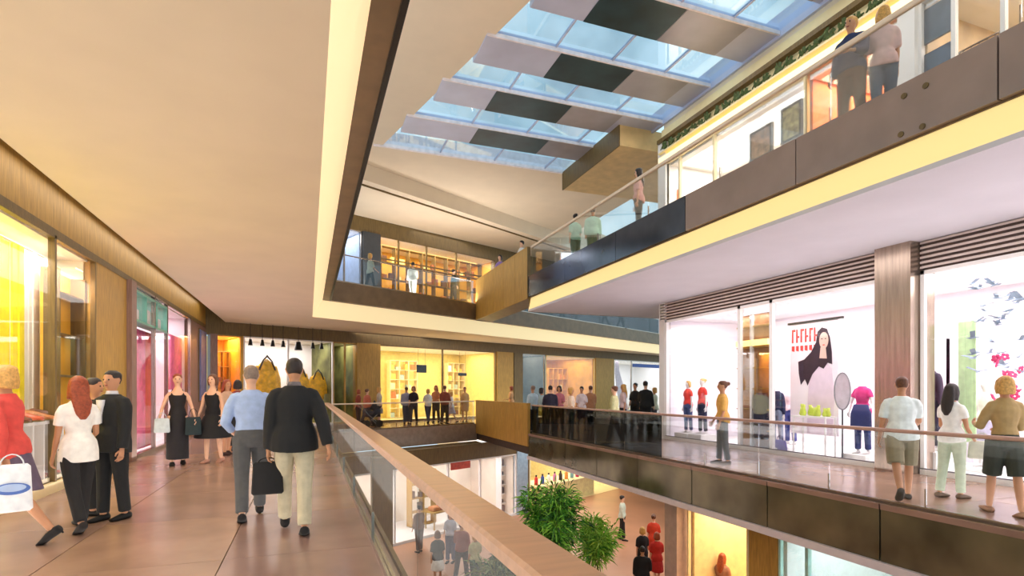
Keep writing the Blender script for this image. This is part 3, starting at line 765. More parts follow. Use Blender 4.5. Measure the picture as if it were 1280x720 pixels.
h = figure('man in black blazer and cream trousers walking away beside the railing', g1(368, 665), vd(366, 0), 1.95, 'm', 'tan', ('short', 'dark'), (20, 20, 22), 1, .84, (196, 184, 156), 'trousers',
           (22, 18, 18), ((-.2, .12), (.3, .05)), ((-.35, .28, .1, 0), (.0, .12, .15, 0)), lod=0, blazer=True, shirt=(120, 110, 110))
bag('black briefcase carried low between the two men walking away', h[1]+Vector((0, 0, .02)), vd(345), .34, .36, .12, (22, 20, 22), .05, 'briefcase', puff=-.01)

# ------------------------------------------------------------------ people on the right-hand walkway
figure('woman in yellow and orange patterned top and grey trousers before the white shop', G(903, 11.9), vd(903, 100), 1.78, 'f', 'tan', ('bun', 'brown'), (222, 170, 88), .5, .9, (96, 100, 104), 'trousers',
       (60, 50, 50), ((.08, .03), (-.08, .05)), ((.1, .1, .5, .2), (.05, .1, .3, 0)), lod=1)
h = figure('man in white t-shirt and khaki shorts walking along the right railing', G(1127, 8.05), vd(1127, 10), 1.78, 'm', 'tan', ('short', 'brown'), (232, 240, 238), .42, .88, (150, 138, 110), 'shorts',
           (70, 64, 60), ((.12, .05), (-.38, .3)), ((.35, .12, .9, .1), (.05, .15, .3, 0)), lod=0)
h = figure('woman with long black hair in pale green trousers and white top on the right', G(1190, 8.15), vd(1190, -35), 1.68, 'f', 'tan', ('long', 'dark'), (238, 236, 230), .3, .88, (196, 206, 180), 'trousers',
           (110, 90, 76), ((.08, .03), (-.12, .08)), ((.1, .12, .5, 0), (.1, .1, .8, .2)), lod=1)
bag('pale shoulder bag at the hip of the woman with long black hair', h[0]+Vector((0, -.05, .2)), vd(1190), .32, .26, .12, (216, 214, 196), .12)
h = figure('blond woman in tan jacket and dark green shorts at the right edge', G(1256, 7.05), vd(1256, 25), 1.78, 'f', 'tan', ('bob', 'blond'), (176, 146, 96), .8, .94, (50, 54, 44), 'shorts',
           (150, 110, 84), ((-.18, .05), (.22, .05)), ((.2, .1, 1.2, .3), (.3, .25, 1.4, .2)), lod=0, heels=True)
bag('dark red handbag on the shoulder of the blond woman', h[0]+Vector((.16, 0, -.02)), vd(1256), .26, .24, .12, (110, 26, 30), .1)

# ------------------------------------------------------------------ small figures beyond the far balustrade
def crowd(rows):
    for px, d, z, H, sx, hr, tp, bt, face, lab in rows:
        legs = random.choice([((.1, .05), (-.12, .1)), ((.28, .05), (-.28, .18)), ((.04, .02), (-.04, .04))])
        arms = random.choice([((.1, .12, .2, 0), (-.1, .12, .2, 0)), ((.2, .12, .9, .2), (.05, .1, .3, 0)), ((.1, .1, .3, 0), (.3, .2, 1.1, .2))])
        figure(lab, G(px, d, z), vd(px, face), H, sx, random.choice(['fair', 'tan']), hr, tp, .5 if sx == 'f' else .9, .9, bt,
               'trousers' if sx == 'm' or bt[0] < 100 else (.55, .05), legs=legs, arms=arms, lod=2 if d < 16 else 3)
crowd([
 (448, 24.6, 0, 1.6, 'f', ('bob', 'auburn'), (150, 70, 50), (60, 40, 40), 60, 'auburn haired woman in rust top beside the wooden pier, left of the amber window'),
 (459, 24.2, 0, 1.65, 'm', ('short', 'brown'), (176, 96, 70), (70, 56, 60), -60, 'man in terracotta shirt in front of the wooden pier'),
 (474, 24.4, 0, 1.7, 'f', ('bob', 'blond'), (186, 176, 160), (150, 140, 130), -90, 'woman in pale grey pushing a pram before the butter yellow window'),
 (508, 25.8, 0, 1.72, 'm', ('short', 'brown'), (150, 150, 170), (70, 74, 90), 0, 'man in grey blue at the left part of the butter yellow window'),
 (517, 25.6, 0, 1.78, 'f', ('bob', 'auburn'), (34, 28, 36), (44, 46, 56), 170, 'woman in black top standing next to the man in grey blue'),
 (535, 26.4, 0, 1.66, 'f', ('bob', 'blond'), (232, 228, 220), (56, 66, 90), 20, 'fair haired woman in white top and dark blue trousers near the mullion'),
 (545, 27.0, 0, 1.8, 'f', ('long', 'auburn'), (186, 120, 84), (60, 50, 52), 160, 'long haired woman in copper top before the window mullion'),
 (556, 25.6, 0, 1.78, 'm', ('short', 'brown'), (140, 72, 54), (50, 40, 40), -30, 'man in brown shirt just right of the window mullion'),
 (564, 26.4, 0, 1.5, 'f', ('bob', 'blond'), (244, 240, 240), (190, 180, 190), 100, 'short person in white with fair hair right of the mullion'),
 (581, 27.2, 0, 1.72, 'f', ('bun', 'brown'), (220, 170, 110), (196, 150, 110), -170, 'woman in peach outfit left of the low wooden parapet'),
 (639, 28.8, 0, 1.8, 'f', ('bob', 'auburn'), (216, 160, 110), (110, 80, 60), 90, 'woman in tan coat showing above the low wooden parapet'),
 (666, 20.4, 0, 1.74, 'm', ('short', 'grey'), (196, 214, 226), (50, 50, 56), 40, 'man in pale blue shirt just right of the wooden parapet'),
 (677, 20.0, 0, 1.66, 'f', ('bob', 'dark'), (170, 196, 206), (60, 50, 56), -70, 'woman in ice blue top beside the man in pale blue'),
 (688, 19.4, 0, 1.76, 'm', ('short', 'dark'), (44, 40, 60), (34, 32, 38), 0, 'man in dark navy jacket left of the amber shop'),
 (699, 20.6, 0, 1.74, 'f', ('bob', 'dark'), (206, 120, 130), (50, 44, 50), 160, 'dark haired woman in rose pink top before the amber shop'),
 (714, 17.4, 0, 1.66, 'f', ('bob', 'blond'), (240, 214, 190), (90, 100, 96), -90, 'blond woman in cream top near the darkened glass'),
 (727, 21.0, 0, 1.74, 'f', ('bun', 'dark'), (246, 226, 230), (120, 90, 90), 170, 'dark haired woman in very pale pink before the amber shop'),
 (738, 21.6, 0, 1.74, 'm', ('short', 'brown'), (190, 130, 90), (60, 50, 46), 20, 'man in ochre shirt at the right edge of the amber shop'),
 (768, 15.8, 0, 1.72, 'm', ('short', 'brown'), (206, 200, 150), (18, 18, 20), 80, 'man in pale khaki jacket and black trousers behind the darkened glass'),
 (779, 19.6, 0, 1.78, 'f', ('long', 'blond'), (222, 196, 196), (30, 28, 34), 100, 'woman with long fair hair in pale coat before the blue and white shop'),
 (794, 21.4, 0, 1.85, 'f', ('bun', 'dark'), (20, 20, 22), (18, 18, 20), 150, 'woman dressed all in black, left of the pair before the blue and white shop'),
 (807, 19.9, 0, 1.9, 'm', ('short', 'dark'), (18, 20, 22), (18, 18, 20), -20, 'man dressed all in black, right of the pair before the blue and white shop'),
 (818, 21.6, 0, 1.7, 'f', ('bob', 'blond'), (206, 206, 180), (60, 60, 70), 60, 'woman in pale olive beside the white corner of the right-hand shop'),
 # lower level
 (547, 16.4, ZL, 1.70, 'f', ('bob', 'brown'), (24, 22, 26), (236, 230, 226), 10, 'woman in black top and white skirt walking on the lower floor'),
 (577, 17.2, ZL, 1.80, 'm', ('short', 'brown'), (150, 84, 74), (60, 48, 50), -20, 'man in brick red shirt on the lower floor beside the plants'),
 (594, 16.3, ZL, 1.66, 'f', ('bob', 'blond'), (196, 190, 150), (22, 22, 24), 20, 'woman in pale olive top and black trousers on the lower floor by the plants'),
 (563, 18.8, ZL, 1.74, 'f', ('long', 'brown'), (196, 196, 214), (90, 90, 120), 160, 'woman in pale lilac top close to the lower white shop'),
 (524, 20.0, ZL, 1.70, 'm', ('short', 'dark'), (120, 80, 60), (90, 70, 60), 40, 'man in brown at the lower shop window near the dark column'),
 (778, 21.6, ZL, 1.74, 'm', ('short', 'dark'), (206, 214, 196), (24, 22, 24), -100, 'man in white shirt and black trousers crossing the lower floor'),
 (803, 17.0, ZL, 1.66, 'f', ('bob', 'blond'), (24, 22, 26), (20, 18, 22), 20, 'fair haired woman all in black on the lower floor'),
 (817, 18.4, ZL, 1.74, 'f', ('bun', 'brown'), (206, 60, 30), (190, 50, 28), 0, 'woman in bright vermilion dress on the lower floor, the farther of the red pair'),
 (821, 16.4, ZL, 1.68, 'f', ('bob', 'auburn'), (196, 40, 30), (180, 30, 26), 15, 'woman in deep red dress on the lower floor, the nearer of the red pair'),
 (803, 14.9, ZL, 1.66, 'm', ('short', 'dark'), (24, 22, 24), (40, 36, 36), 0, 'dark haired man in black at the very bottom of the view'),
 (876, 15.4, ZL, 1.72, 'm', ('short', 'auburn'), (22, 20, 22), (20, 20, 20), 150, 'man in black jacket by the lower peach shop'),
 (903, 14.0, ZL, 1.74, 'f', ('long', 'auburn'), (160, 110, 90), (80, 90, 130), -30, 'woman with red brown hair in tan top by the lower peach shop'),
 (888, 14.8, ZL, 1.62, 'f', ('bob', 'blond'), (226, 220, 196), (200, 196, 180), 60, 'fair haired woman in cream between two shoppers at the lower peach shop'),
 # upper level
 (463, 23.2, Z2, 1.70, 'f', ('bob', 'blond'), (170, 176, 160), (60, 66, 70), -60, 'woman in sage top on the upper walkway left of the amber shelves'),
 (516, 25.0, Z2, 1.72, 'm', ('short', 'dark'), (220, 226, 216), (196, 200, 190), 20, 'man in white on the upper walkway before the amber shelves'),
 (567, 26.4, Z2, 1.7, 'm', ('short', 'dark'), (30, 40, 36), (26, 30, 30), -70, 'dark clothed man on the upper walkway near the bridge'),
 (625, 24.2, Z2, 1.86, 'f', ('bob', 'dark'), (150, 120, 190), (80, 60, 90), 150, 'woman in lavender top looking over the wooden bridge parapet'),
 (652, 21.6, Z2, 1.78, 'm', ('short', 'dark'), (226, 220, 214), (60, 60, 60), 120, 'man in white shirt at the near end of the bridge parapet'),
 (719, 18.2, Z2, 1.74, 'f', ('bun', 'dark'), (150, 196, 176), (70, 100, 84), 20, 'woman in mint green top at the upper glass railing, the left one of two'),
 (741, 17.7, Z2, 1.78, 'm', ('short', 'dark'), (160, 206, 186), (84, 104, 76), 0, 'man in mint green shirt at the upper glass railing, the right one of two'),
 (798, 14.6, Z2, 1.80, 'f', ('long', 'dark'), (226, 170, 164), (64, 72, 76), 80, 'long haired woman in rose top walking on the upper right walkway'),
 (1064, 8.75, Z2, 1.86, 'm', ('short', 'blond'), (36, 50, 90), (80, 40, 24), 150, 'man in navy jacket leaning at the upper railing before the orange window'),
 (1104, 8.5, Z2, 1.84, 'f', ('bob', 'blond'), (214, 176, 176), (70, 86, 110), 10, 'blond woman in dusty pink top and jeans at the upper railing'),
 (703, 34.6, Z2, 1.7, 'm', ('short', 'dark'), (60, 60, 90), (40, 40, 50), 0, 'dark clothed shopper on the far upper walkway seen past the bridge'),
 (756, 35.6, Z2, 1.7, 'f', ('bob', 'auburn'), (150, 60, 60), (50, 40, 50), 90, 'shopper in dull red on the far upper walkway under the right-hand ceiling'),
 (776, 36.8, Z2, 1.7, 'f', ('bob', 'dark'), (40, 36, 46), (40, 40, 50), -90, 'shopper in black on the far upper walkway under the right-hand ceiling'),
])
# ------------------------------------------------------------------ goods and displays
def P3(fr, px, t, z): return fr.p(S(fr, px, t), t, z)
def zat(fr, px, py, t=0):
    q = fr.p(S(fr, px, t), t); d = q.x*SN+q.y*CS; return 1.6-(py-HOR)*d/F
def fbox(fr, px0, px1, t0, t1, z0, z1, bm=None): return fr.box(S(fr, px0, t0), S(fr, px1, t0), t0, t1, z0, z1, bm)
def dup(root, loc, rz=None, label=None, scale=None):
    r = root.copy(); COL.objects.link(r); r.location = loc
    if rz is not None: r.rotation_euler = (0, 0, rz)
    if label: r['label'] = label
    if scale: r.scale = (scale,)*3
    for ch in list(root.children):
        c = ch.copy(); COL.objects.link(c); c.parent = r
    return r

# left-hand shop: hanging fabric banners, white cubby shelf with shoes
t = thing('fabric_banner', 'bright yellow fabric banner hanging in the left-hand window', 'banner', LEFT.p(9.6, .5, 0), PI/2)
bm = bmesh.new(); n = 24; L0_, L1_ = -2.4, S(LEFT, 26, .5)-9.6
pf = [(L0_+(L1_-L0_)*k/n, .035*math.sin(k*1.3)) for k in range(n+1)]
for k in range(n): box(bm, pf[k][0], pf[k+1][0]+.002, pf[k][1]-.01, pf[k][1]+.02+.012*(k % 2), .7, 3.85)
obj('cloth', bm, M_yellow, t); obj('hanging_rod', bar(bmesh.new(), (L0_, 0, 3.87), (L1_, 0, 3.87), .015), M_steel, t)
t = thing('fabric_banner', 'white fabric banner beside the yellow one in the left-hand window', 'banner', LEFT.p(S(LEFT, 28, .5)+.42, .5, 0), PI/2)
WB = S(LEFT, 63, .5)-S(LEFT, 28, .5)
bm = bmesh.new(); pf = [(-.42+WB*k/10, .02*math.sin(k*1.5)) for k in range(11)]
for k in range(10): box(bm, pf[k][0], pf[k+1][0]+.002, pf[k][1]-.01, pf[k][1]+.02+.01*(k % 2), 1.2, 3.85)
obj('cloth', bm, mat('white_cloth', (240, 236, 220), .8, var=.03), t); obj('hanging_rod', bar(bmesh.new(), (-.42, 0, 3.87), (WB-.42, 0, 3.87), .015), M_steel, t)
obj('leaf_motif', ring_ := B(.2, .34, -.045, -.035, 3.0, 3.6, bev=.06), mat('grey_motif', (120, 120, 104), .7), t)
t = thing('cubby_shelf', 'low white cubby shelf with shoes in the left-hand window', 'shelf', (-3.98, 9.3, .17), 0)
Yl = 1.8
obj('top', B(-.2, .2, 0, Yl, .90, .95), M_white, t); obj('base', B(-.2, .2, 0, Yl, 0, .06), M_cream, t); obj('back', B(-.2, -.18, 0, Yl, .06, .9), M_cream, t)
for k in range(6): obj('divider', B(-.18, .2, k*(Yl-.04)/5, k*(Yl-.04)/5+.04, .06, .9), M_white, t)
def shoe_mesh(rgb):
    t = thing('shoe', '', 'shoe'); bm = bmesh.new()
    ring_tube(bm, [((0, -.14, .05), .03, .04), ((0, -.10, .06), .042, .055), ((0, 0, .045), .045, .045), ((0, .09, .03), .052, .03), ((0, .15, .025), .03, .018)], 10)
    obj('upper', bm, mat('leather_%d' % rgb[0], rgb, .4, var=.15), t, smooth=True)
    obj('sole', B(-.045, .045, -.15, .15, 0, .012, bev=.004), M_woodd, t)
    return t
sh = {n: shoe_mesh(c) for n, c in dict(tan=(176, 110, 60), brown=(110, 64, 40), rust=(190, 84, 50)).items()}
used = set()
pos = ['first', 'second', 'third', 'fourth', 'fifth']
for k in range(5):
    for j, nm in enumerate(('tan', 'rust')):
        loc = (-3.95, 9.3+.19+k*.352+(j-.5)*.15, .17+.07 + 0)
        lab = '%s leather shoe inside the %s cubby from the near end of the shelf' % (nm, pos[k])
        if nm not in used: used.add(nm); sh[nm].location = loc; sh[nm].rotation_euler = (0, 0, -PI/2); sh[nm]['label'] = lab; sh[nm].scale = (1.05,)*3; sh[nm]['group'] = 'shoes in the cubby shelf'
        else: dup(sh[nm], loc, -PI/2, lab, 1.05)['group'] = 'shoes in the cubby shelf'
for k, (y, nm) in enumerate(((9.75, 'brown'), (10.15, 'rust'), (10.5, 'tan'), (10.85, 'brown'))):
    lab = '%s leather shoe on top of the cubby shelf, %s from the near end' % (nm, pos[k])
    if nm not in used: used.add(nm); o = sh[nm]; o.location = (-3.95, y, 1.125); o.rotation_euler = (0, 0, -PI/2); o.scale = (1.6,)*3; o['label'] = lab
    else: o = dup(sh[nm], (-3.95, y, 1.125), -PI/2, lab, 1.6)
    o['group'] = 'shoes on top of the cubby shelf'
t = thing('display_cabinet', 'tall amber lit display cabinet with shelves left of the wooden pier', 'cabinet', LEFT.p(11.78, .2, .02), PI/2)
obj('back_panel', B(-.65, .5, .12, .16, 0, 3.6), mat('glow_amber', (240, 176, 50), .5, var=.2, scale=1.5), t)
for s_ in (-.65, .46): obj('side_panel', B(s_, s_+.04, -.1, .12, 0, 3.6), M_woodd, t)
for k in range(5): obj('shelf', B(-.61, .46, -.08, .12, .4+k*.7, .43+k*.7), M_woodd, t)
lamp = bpy.data.lights.new('cabinet_lamp', 'AREA'); lamp.energy = 14; lamp.size = .3; lamp.color = AMBER
lo = bpy.data.objects.new('cabinet_lamp', lamp); COL.objects.link(lo); lo.location = LEFT.p(11.7, .14, 3.7)

# second left-hand shop: pink curtains, header box with pale goods, blue panel
M_pink = mat('pink_curtain', (240, 100, 150), .7, var=.2, scale=6); M_red = mat('red_curtain', (226, 84, 84), .7, var=.15, scale=6)
def curtain(label, fr, s0, s1, t0, z0, z1, m, folds=8):
    c = thing('curtain', label, 'curtain', fr.p(s0, t0, 0), fr.rz(), 'curtains of the pink shop')
    bm = bmesh.new(); W = s1-s0
    for k in range(folds):
        bar(bm, (W*(k+.5)/folds, 0, z0), (W*(k+.5)/folds, 0, z1), W/folds*.62, 8)
    obj('cloth', bm, m, c, smooth=True); obj('hanging_rod', bar(bmesh.new(), (0, 0, z1+.02), (W, 0, z1+.02), .02), M_steel, c)
sL = lambda px, t=0: S(LEFT, px, t)
curtain('pink curtain at the near side of the pink shop window', LEFT, sL(163, .3), sL(178, .3), .3, .1, 3.1, M_pink)
curtain('coral red curtain right beside the near pink one', LEFT, sL(178.5, .3), sL(189, .3), .3, .1, 3.1, M_red)
curtain('narrow pink curtain at the far side of the pink shop window', LEFT, sL(211, .3), sL(220, .3), .3, 1.6, 3.3, M_pink)
curtain('deep pink curtain nearest to the mauve pier', LEFT, sL(221, .3), sL(231, .3), .3, 1.2, 3.3, mat('deep_pink', (224, 80, 150), .7, var=.2))
t = thing('header_display_box', 'pale teal framed display box with white goods above the pink shop door', 'display', LEFT.p(14.75, -.02, 3.18), PI/2)
Wd = sL(207)-14.75
for a in ((0, Wd, 0, .05), (0, Wd, .68, .73)): obj('rail', B(a[0], a[1], -.02, .3, a[2], a[3]), mat('teal_frame', (110, 170, 150), .4), t)
for k in range(4): obj('post', B(k*(Wd-.05)/3, k*(Wd-.05)/3+.05, -.02, .28, .05, .68), mat('teal_frame', (0, 0, 0)), t)
for k in range(3): obj('white_block', B(k*Wd/3+.3, k*Wd/3+.3+.5, .08, .2, .05, .35+.1*(k % 2), bev=.03), M_white, t)
t = thing('wall_panel', 'tall narrow blue grey sign panel on the mauve wall at the end of the left side', 'sign', LEFT.p(23.6, -.06, 1.2), PI/2)
obj('board', B(-.75, .45, -.02, .04, 0, 2.6, bev=.01), mat('slate_blue', (110, 116, 160), .5, var=.25, scale=3), t)
obj('frame', B(-.8, .5, .03, .06, -.05, 2.65), M_woodd, t)

# ---- far shops, middle level
ORD = ['first', 'second', 'third', 'fourth', 'fifth', 'sixth', 'seventh', 'eighth', 'ninth', 'tenth']
def nth(k): return ORD[k] if k < 10 else '%d%s' % (k+1, {1: 'st', 2: 'nd', 3: 'rd'}.get((k+1) % 10, 'th') if (k+1) not in (11, 12, 13) else 'th')
def shelves(label, fr, px0, px1, t0, z0, z1, n, m, cols=3, goods=None, cat='shelf', glabel=None, grp=None, dens=.8, lim=None):
    s0, s1 = S(fr, px0, t0), S(fr, px1, t0)
    if lim: s0 = max(s0, S(fr, lim[0])+.08); s1 = min(s1, S(fr, lim[1])-.08)
    W = s1-s0
    u = thing('shelf_unit', label, cat, fr.p(s0, t0, z0), fr.rz()); H = z1-z0
    for k in range(cols+1): obj('upright', B(k*W/cols-.02, k*W/cols+.02, 0, .35, 0, H), m, u)
    for k in range(n+1): obj('shelf', B(0, W, 0, .35, k*H/n-.015, k*H/n+.015), m, u)
    if goods:
        for k in range(n):
            x = .06; cnt = 0
            while x < W-.38:
                if random.random() < dens:
                    w_ = random.uniform(.16, .34); h_ = min(H/n*.8, random.uniform(.15, .38)); c = random.choice(goods)
                    q = fr.p(s0+x+w_/2, t0+.18, z0+k*H/n+.017)
                    key = 'goods_%d_%d_%d' % c
                    if key not in MATS: mat(key, c, .6, var=.1)
                    o = obj('boxed_item', B(-w_/2, w_/2, -.1, .1, 0, h_, bev=.01), MATS[key]); o.location = q; o.rotation_euler = (0, 0, fr.rz())
                    tag(o, '%s item from the left on the %s shelf up, %s' % (nth(cnt), nth(k), glabel), 'box', grp); cnt += 1
                x += random.uniform(.35, .6)
    return u
YG = [(250, 220, 120), (220, 150, 50), (150, 90, 40), (240, 236, 210), (96, 60, 40)]
shelves('amber shop shelf unit at the far left corner of the walkway', FAR, 272, 302, 1.4, .05, 3.2, 5, M_wood, 2, YG, lim=(270, 303), glabel='amber corner shop', grp='boxed goods in the corner shop')
M_ycoat = mat('yellow_coat', (226, 172, 30), .6, var=.35, scale=5)
def hung_coat(px, lab, sc=1.0, z=.95):
    c = thing('coat', lab, 'coat', P3(FAR, px, .5, z), FAR.rz())
    bm = bmesh.new()
    ring_tube(bm, [((0, 0, 0), .30, .14), ((0, 0, .5), .40, .17), ((0, 0, 1.1), .46, .16), ((0, 0, 1.5), .34, .13), ((0, 0, 1.72), .13, .09), ((0, 0, 1.78), .06, .06)], 16)
    for sd in (1, -1): ring_tube(bm, [((sd*.3, 0, 1.5), .1, .1), ((sd*.46, .02, 1.0), .1, .1), ((sd*.5, .04, .55), .08, .08)], 8)
    bmesh.ops.transform(bm, matrix=Matrix.Scale(sc, 4), verts=bm.verts)
    obj('cloth', fuse(bm, .03), M_ycoat, c, smooth=True)
    bm = bmesh.new()
    ring_tube(bm, [((-.3, -.1, 1.35), .035, .05), ((-.16, -.1, 1.72), .035, .05), ((0, -.08, 1.9), .04, .06), ((.16, -.1, 1.72), .035, .05), ((.3, -.1, 1.35), .035, .05)], 8)
    bmesh.ops.transform(bm, matrix=Matrix.Scale(sc, 4), verts=bm.verts)
    obj('dark_collar', bm, cloth((70, 60, 50)), c, smooth=True)
    obj('stand', bar(bmesh.new(), (0, 0, -z+.02), (0, 0, .3), .02), M_black, c)
    obj('stand_foot', B(-.2, .2, -.2, .2, -z+.012, -z+.03), M_black, c)
hung_coat(333, 'yellow coat with dark collar above the head of the man in the blue shirt', 1.1)
hung_coat(374, 'yellow coat mostly hidden behind the man in the black blazer', .9)
hung_coat(397, 'yellow coat with dark collar just right of the man in the black blazer', .82)
for k, px in enumerate((313, 328, 341, 354, 373, 391, 402)):
    big = px == 373
    q = P3(FAR, px, -.3, 3.5)
    lab = ['black spot lamp at the left end of the row over the yellow coats', 'second black spot lamp from the left over the yellow coats', 'third black spot lamp from the left over the yellow coats',
           'fourth black spot lamp from the left over the yellow coats', 'largest black spot lamp, above the man in the black blazer', 'sixth black spot lamp from the left over the yellow coats', 'black spot lamp at the right end of the row over the yellow coats'][k]
    c = thing('spot_lamp', lab, 'lamp', q, 0, 'spot lamps over the yellow coats'); r_ = .17 if big else .09
    obj('shade', bar(bmesh.new(), (0, 0, -.2 if big else -.1), (0, 0, .16), r_, 12, r_*.5), M_black, c, smooth=False)
    obj('stem', bar(bmesh.new(), (0, 0, .16), (0, 0, .8), .012), M_black, c)

# butter yellow shop
BG = [(250, 240, 180), (236, 200, 90), (200, 120, 60), (246, 246, 240), (120, 80, 60), (180, 200, 190)]
shelves('tall cream shelf unit at the left of the butter yellow shop', FAR, 488, 522, 2.6, .05, 3.2, 6, M_cream, 3, BG, lim=(474, 620), glabel='left unit of butter yellow shop', grp='boxed goods left in the yellow shop')
shelves('tall cream shelf unit right of the mullion in the butter yellow shop', FAR, 560, 606, 2.8, .05, 3.2, 6, M_cream, 3, BG, lim=(474, 620), glabel='right unit of butter yellow shop', grp='boxed goods right in the yellow shop')
def hanging_sign(px, py, lab, w_=.55, h_=.3):
    z = zat(FAR, px, py, .6); c = thing('hanging_sign', lab, 'sign', P3(FAR, px, .6, z), FAR.rz())
    obj('board', B(-w_/2, w_/2, -.03, .03, -h_/2, h_/2, bev=.02), M_black, c)
    for sd in (1, -1): obj('cord', bar(bmesh.new(), (sd*w_*.35, 0, h_/2), (sd*w_*.35, 0, 3.72-z), .006, 6), M_black, c)
hanging_sign(527, 461, 'black hanging sign board in the left half of the butter yellow shop', .62, .42)
hanging_sign(578, 468, 'slim black hanging sign board in the right half of the butter yellow shop', .6, .16)
# pram before the butter yellow shop
c = thing('pram', 'dark pram pushed past the wooden pier on the far walkway', 'pram', G(464, 23.3, 0), .3)
bm = bmesh.new(); ring_tube(bm, [((-.36, 0, .72), .02, .02), ((-.3, 0, .62), .2, .14), ((0, 0, .56), .24, .17), ((.3, 0, .62), .22, .14), ((.38, 0, .76), .05, .04)], 12)
obj('carrycot', bm, cloth((40, 42, 56)), c, smooth=True)
bm = bmesh.new(); ring_tube(bm, [((.1, 0, .7), .2, .02), ((.22, 0, .95), .22, .08), ((.38, 0, .8), .2, .05)], 12); obj('hood', bm, cloth((30, 32, 44)), c, smooth=True)
for x in (-.28, .28):
    for y in (-.2, .2):
        bm = bmesh.new(); bar(bm, (x, y-.015, .16), (x, y+.015, .16), .16, 18); obj('wheel', bm, M_black, c)
bm = bmesh.new()
for y in (-.17, .17): bar(bm, (-.28, y, .16), (.2, y, .55), .012); bar(bm, (.28, y, .16), (-.2, y, .55), .012); bar(bm, (-.2, y, .55), (-.55, y, 1.0), .012)
bar(bm, (-.55, -.17, 1.0), (-.55, .17, 1.0), .016); obj('frame', bm, M_steel, c)

# amber shop and blue-white shop
shelves('glowing shelf wall with goods in the amber shop', FAR, 686, 740, 2.4, .05, 3.1, 4, M_amber, 4, [(255, 214, 110), (246, 170, 60), (200, 110, 40), (255, 236, 170)], lim=(682, 743), glabel='amber shop right of the parapet', grp='boxed goods in the amber shop', dens=.9)
curtain_ = thing('fabric_banner', 'pale pink slanting banner with grey edge left of the blue and white shop', 'banner', P3(FAR, 775, .4, .6), FAR.rz())
bm = bmesh.new(); ring_tube(bm, [((.25, 0, 0), .35, .03), ((0, 0, 1.2), .45, .05), ((-.35, 0, 2.3), .3, .03), ((-.4, 0, 3.1), .2, .02)], 10); obj('cloth', bm, mat('pale_pink_cloth', (216, 190, 196), .8, var=.15), curtain_, smooth=True)

# ---- far shop, upper level: amber shelf grid
shelves('long amber shelf wall with dark goods behind the upper level window', FAR, 477, 617, 1.2, Z2+.05, 9.0, 4, M_woodd, 8, [(90, 50, 30), (200, 120, 40), (250, 220, 150), (140, 80, 40)], lim=(474, 620), glabel='upper amber shop', grp='boxed goods in the upper amber shop', dens=.75)

# ---- right-hand shop: mannequins, poster, props
RZ = math.radians(90)      # mannequins face the walkway
def dummy(px, t0, label, H, sex, top, bottom, kind='trousers', arms=((.0, .15, .1, 0), (.0, .15, .1, 0)), sleeve=.3, z=.2, headless=False, lod=1, hair=None, **kw):
    q = P3(RIGHT, px, t0, z)
    figure(label, q, RZ+random.uniform(-.3, .3), H, sex, 'dummy', hair, top, sleeve, .92, bottom, kind, None, ((.03, .02), (-.05, .04)), arms, lod=lod, cat='mannequin', name='mannequin', headless=headless, **kw)
    p = thing('plinth', 'low white plinth under the %s' % label.split(' in ', 1)[0] + ' in ' + label.split(' in ', 1)[1], 'plinth', (q.x, q.y, .013))
    obj('block', B(-.3, .3, -.3, .3, 0, z-.013, bev=.01), M_white, p)
dummy(860, .3, 'mannequin in scarlet top and blue jeans', 1.62, 'f', (232, 64, 54), (70, 84, 130), z=.25, hair=('bob', 'blond'))
dummy(878, .35, 'mannequin in red shirt and navy trousers', 1.68, 'f', (226, 44, 50), (30, 34, 66), z=.25, hair=('bun', 'blond'))
dummy(971, .6, 'mannequin in long navy coat and pale jeans', 1.7, 'f', (38, 44, 82), (150, 164, 196), z=.12, sleeve=1, headless=True)
dummy(988, 1.5, 'mannequin in pale pink top and cobalt jeans', 1.7, 'f', (236, 214, 224), (60, 70, 140), z=.1, sleeve=.4, headless=True)
dummy(1078, .85, 'mannequin in magenta top under open navy jacket', 1.8, 'f', (206, 44, 120), (44, 56, 110), z=.15, headless=True, arms=((.1, .3, .5, .2), (.1, .3, .5, .2)))
dummy(1163, .65, 'mannequin in tall slim dark plum coat', 1.85, 'f', (66, 54, 74), (50, 44, 66), z=.4, sleeve=1, headless=True)
dummy(1232, 1.4, 'mannequin in cream blouse and lilac skirt', 1.7, 'f', (240, 232, 220), (190, 180, 206), kind=(.5, .08), z=.1)
t = thing('denim_jacket', 'navy denim jacket draped over the hips of the last mannequin before the steel column', 'jacket', P3(RIGHT, 1076, .62, .95), 0)
bm = bmesh.new(); ring_tube(bm, [((0, 0, -.25), .05, .26), ((0, 0, .1), .06, .25), ((0, 0, .32), .05, .17)], 12); obj('cloth', bm, cloth((40, 50, 104)), t, smooth=True)
# poster of a dark haired woman (a generic figure)
p0, p1 = 1048, 988
s0, s1 = S(RIGHT, p0, .7), S(RIGHT, p1, .7); zt, zb = 3.25, .5
t = thing('poster', 'large fashion poster of a dark haired woman under red lettering', 'poster', RIGHT.p(s1, .7, 0), -PI/2)
W = s1-s0
obj('sheet', B(0, W, -.0, .02, zb, zt), mat('poster_lilac', (252, 240, 248), .5, var=.06, scale=1.5), t)
obj('top_rail', B(-.05, W+.12, -.04, .03, zt, zt+.05), M_black, t)
def flat(nm, pts, y, m):
    bm = bmesh.new(); vs = [bm.verts.new((x, y, z)) for x, z in pts]; vb = [bm.verts.new((x, y+.004, z)) for x, z in pts]; k = len(pts)
    bm.faces.new(vs); bm.faces.new(vb[::-1])
    for i in range(k): bm.faces.new((vs[i], vb[i], vb[(i+1) % k], vs[(i+1) % k]))
    return obj(nm, bm, m, t)
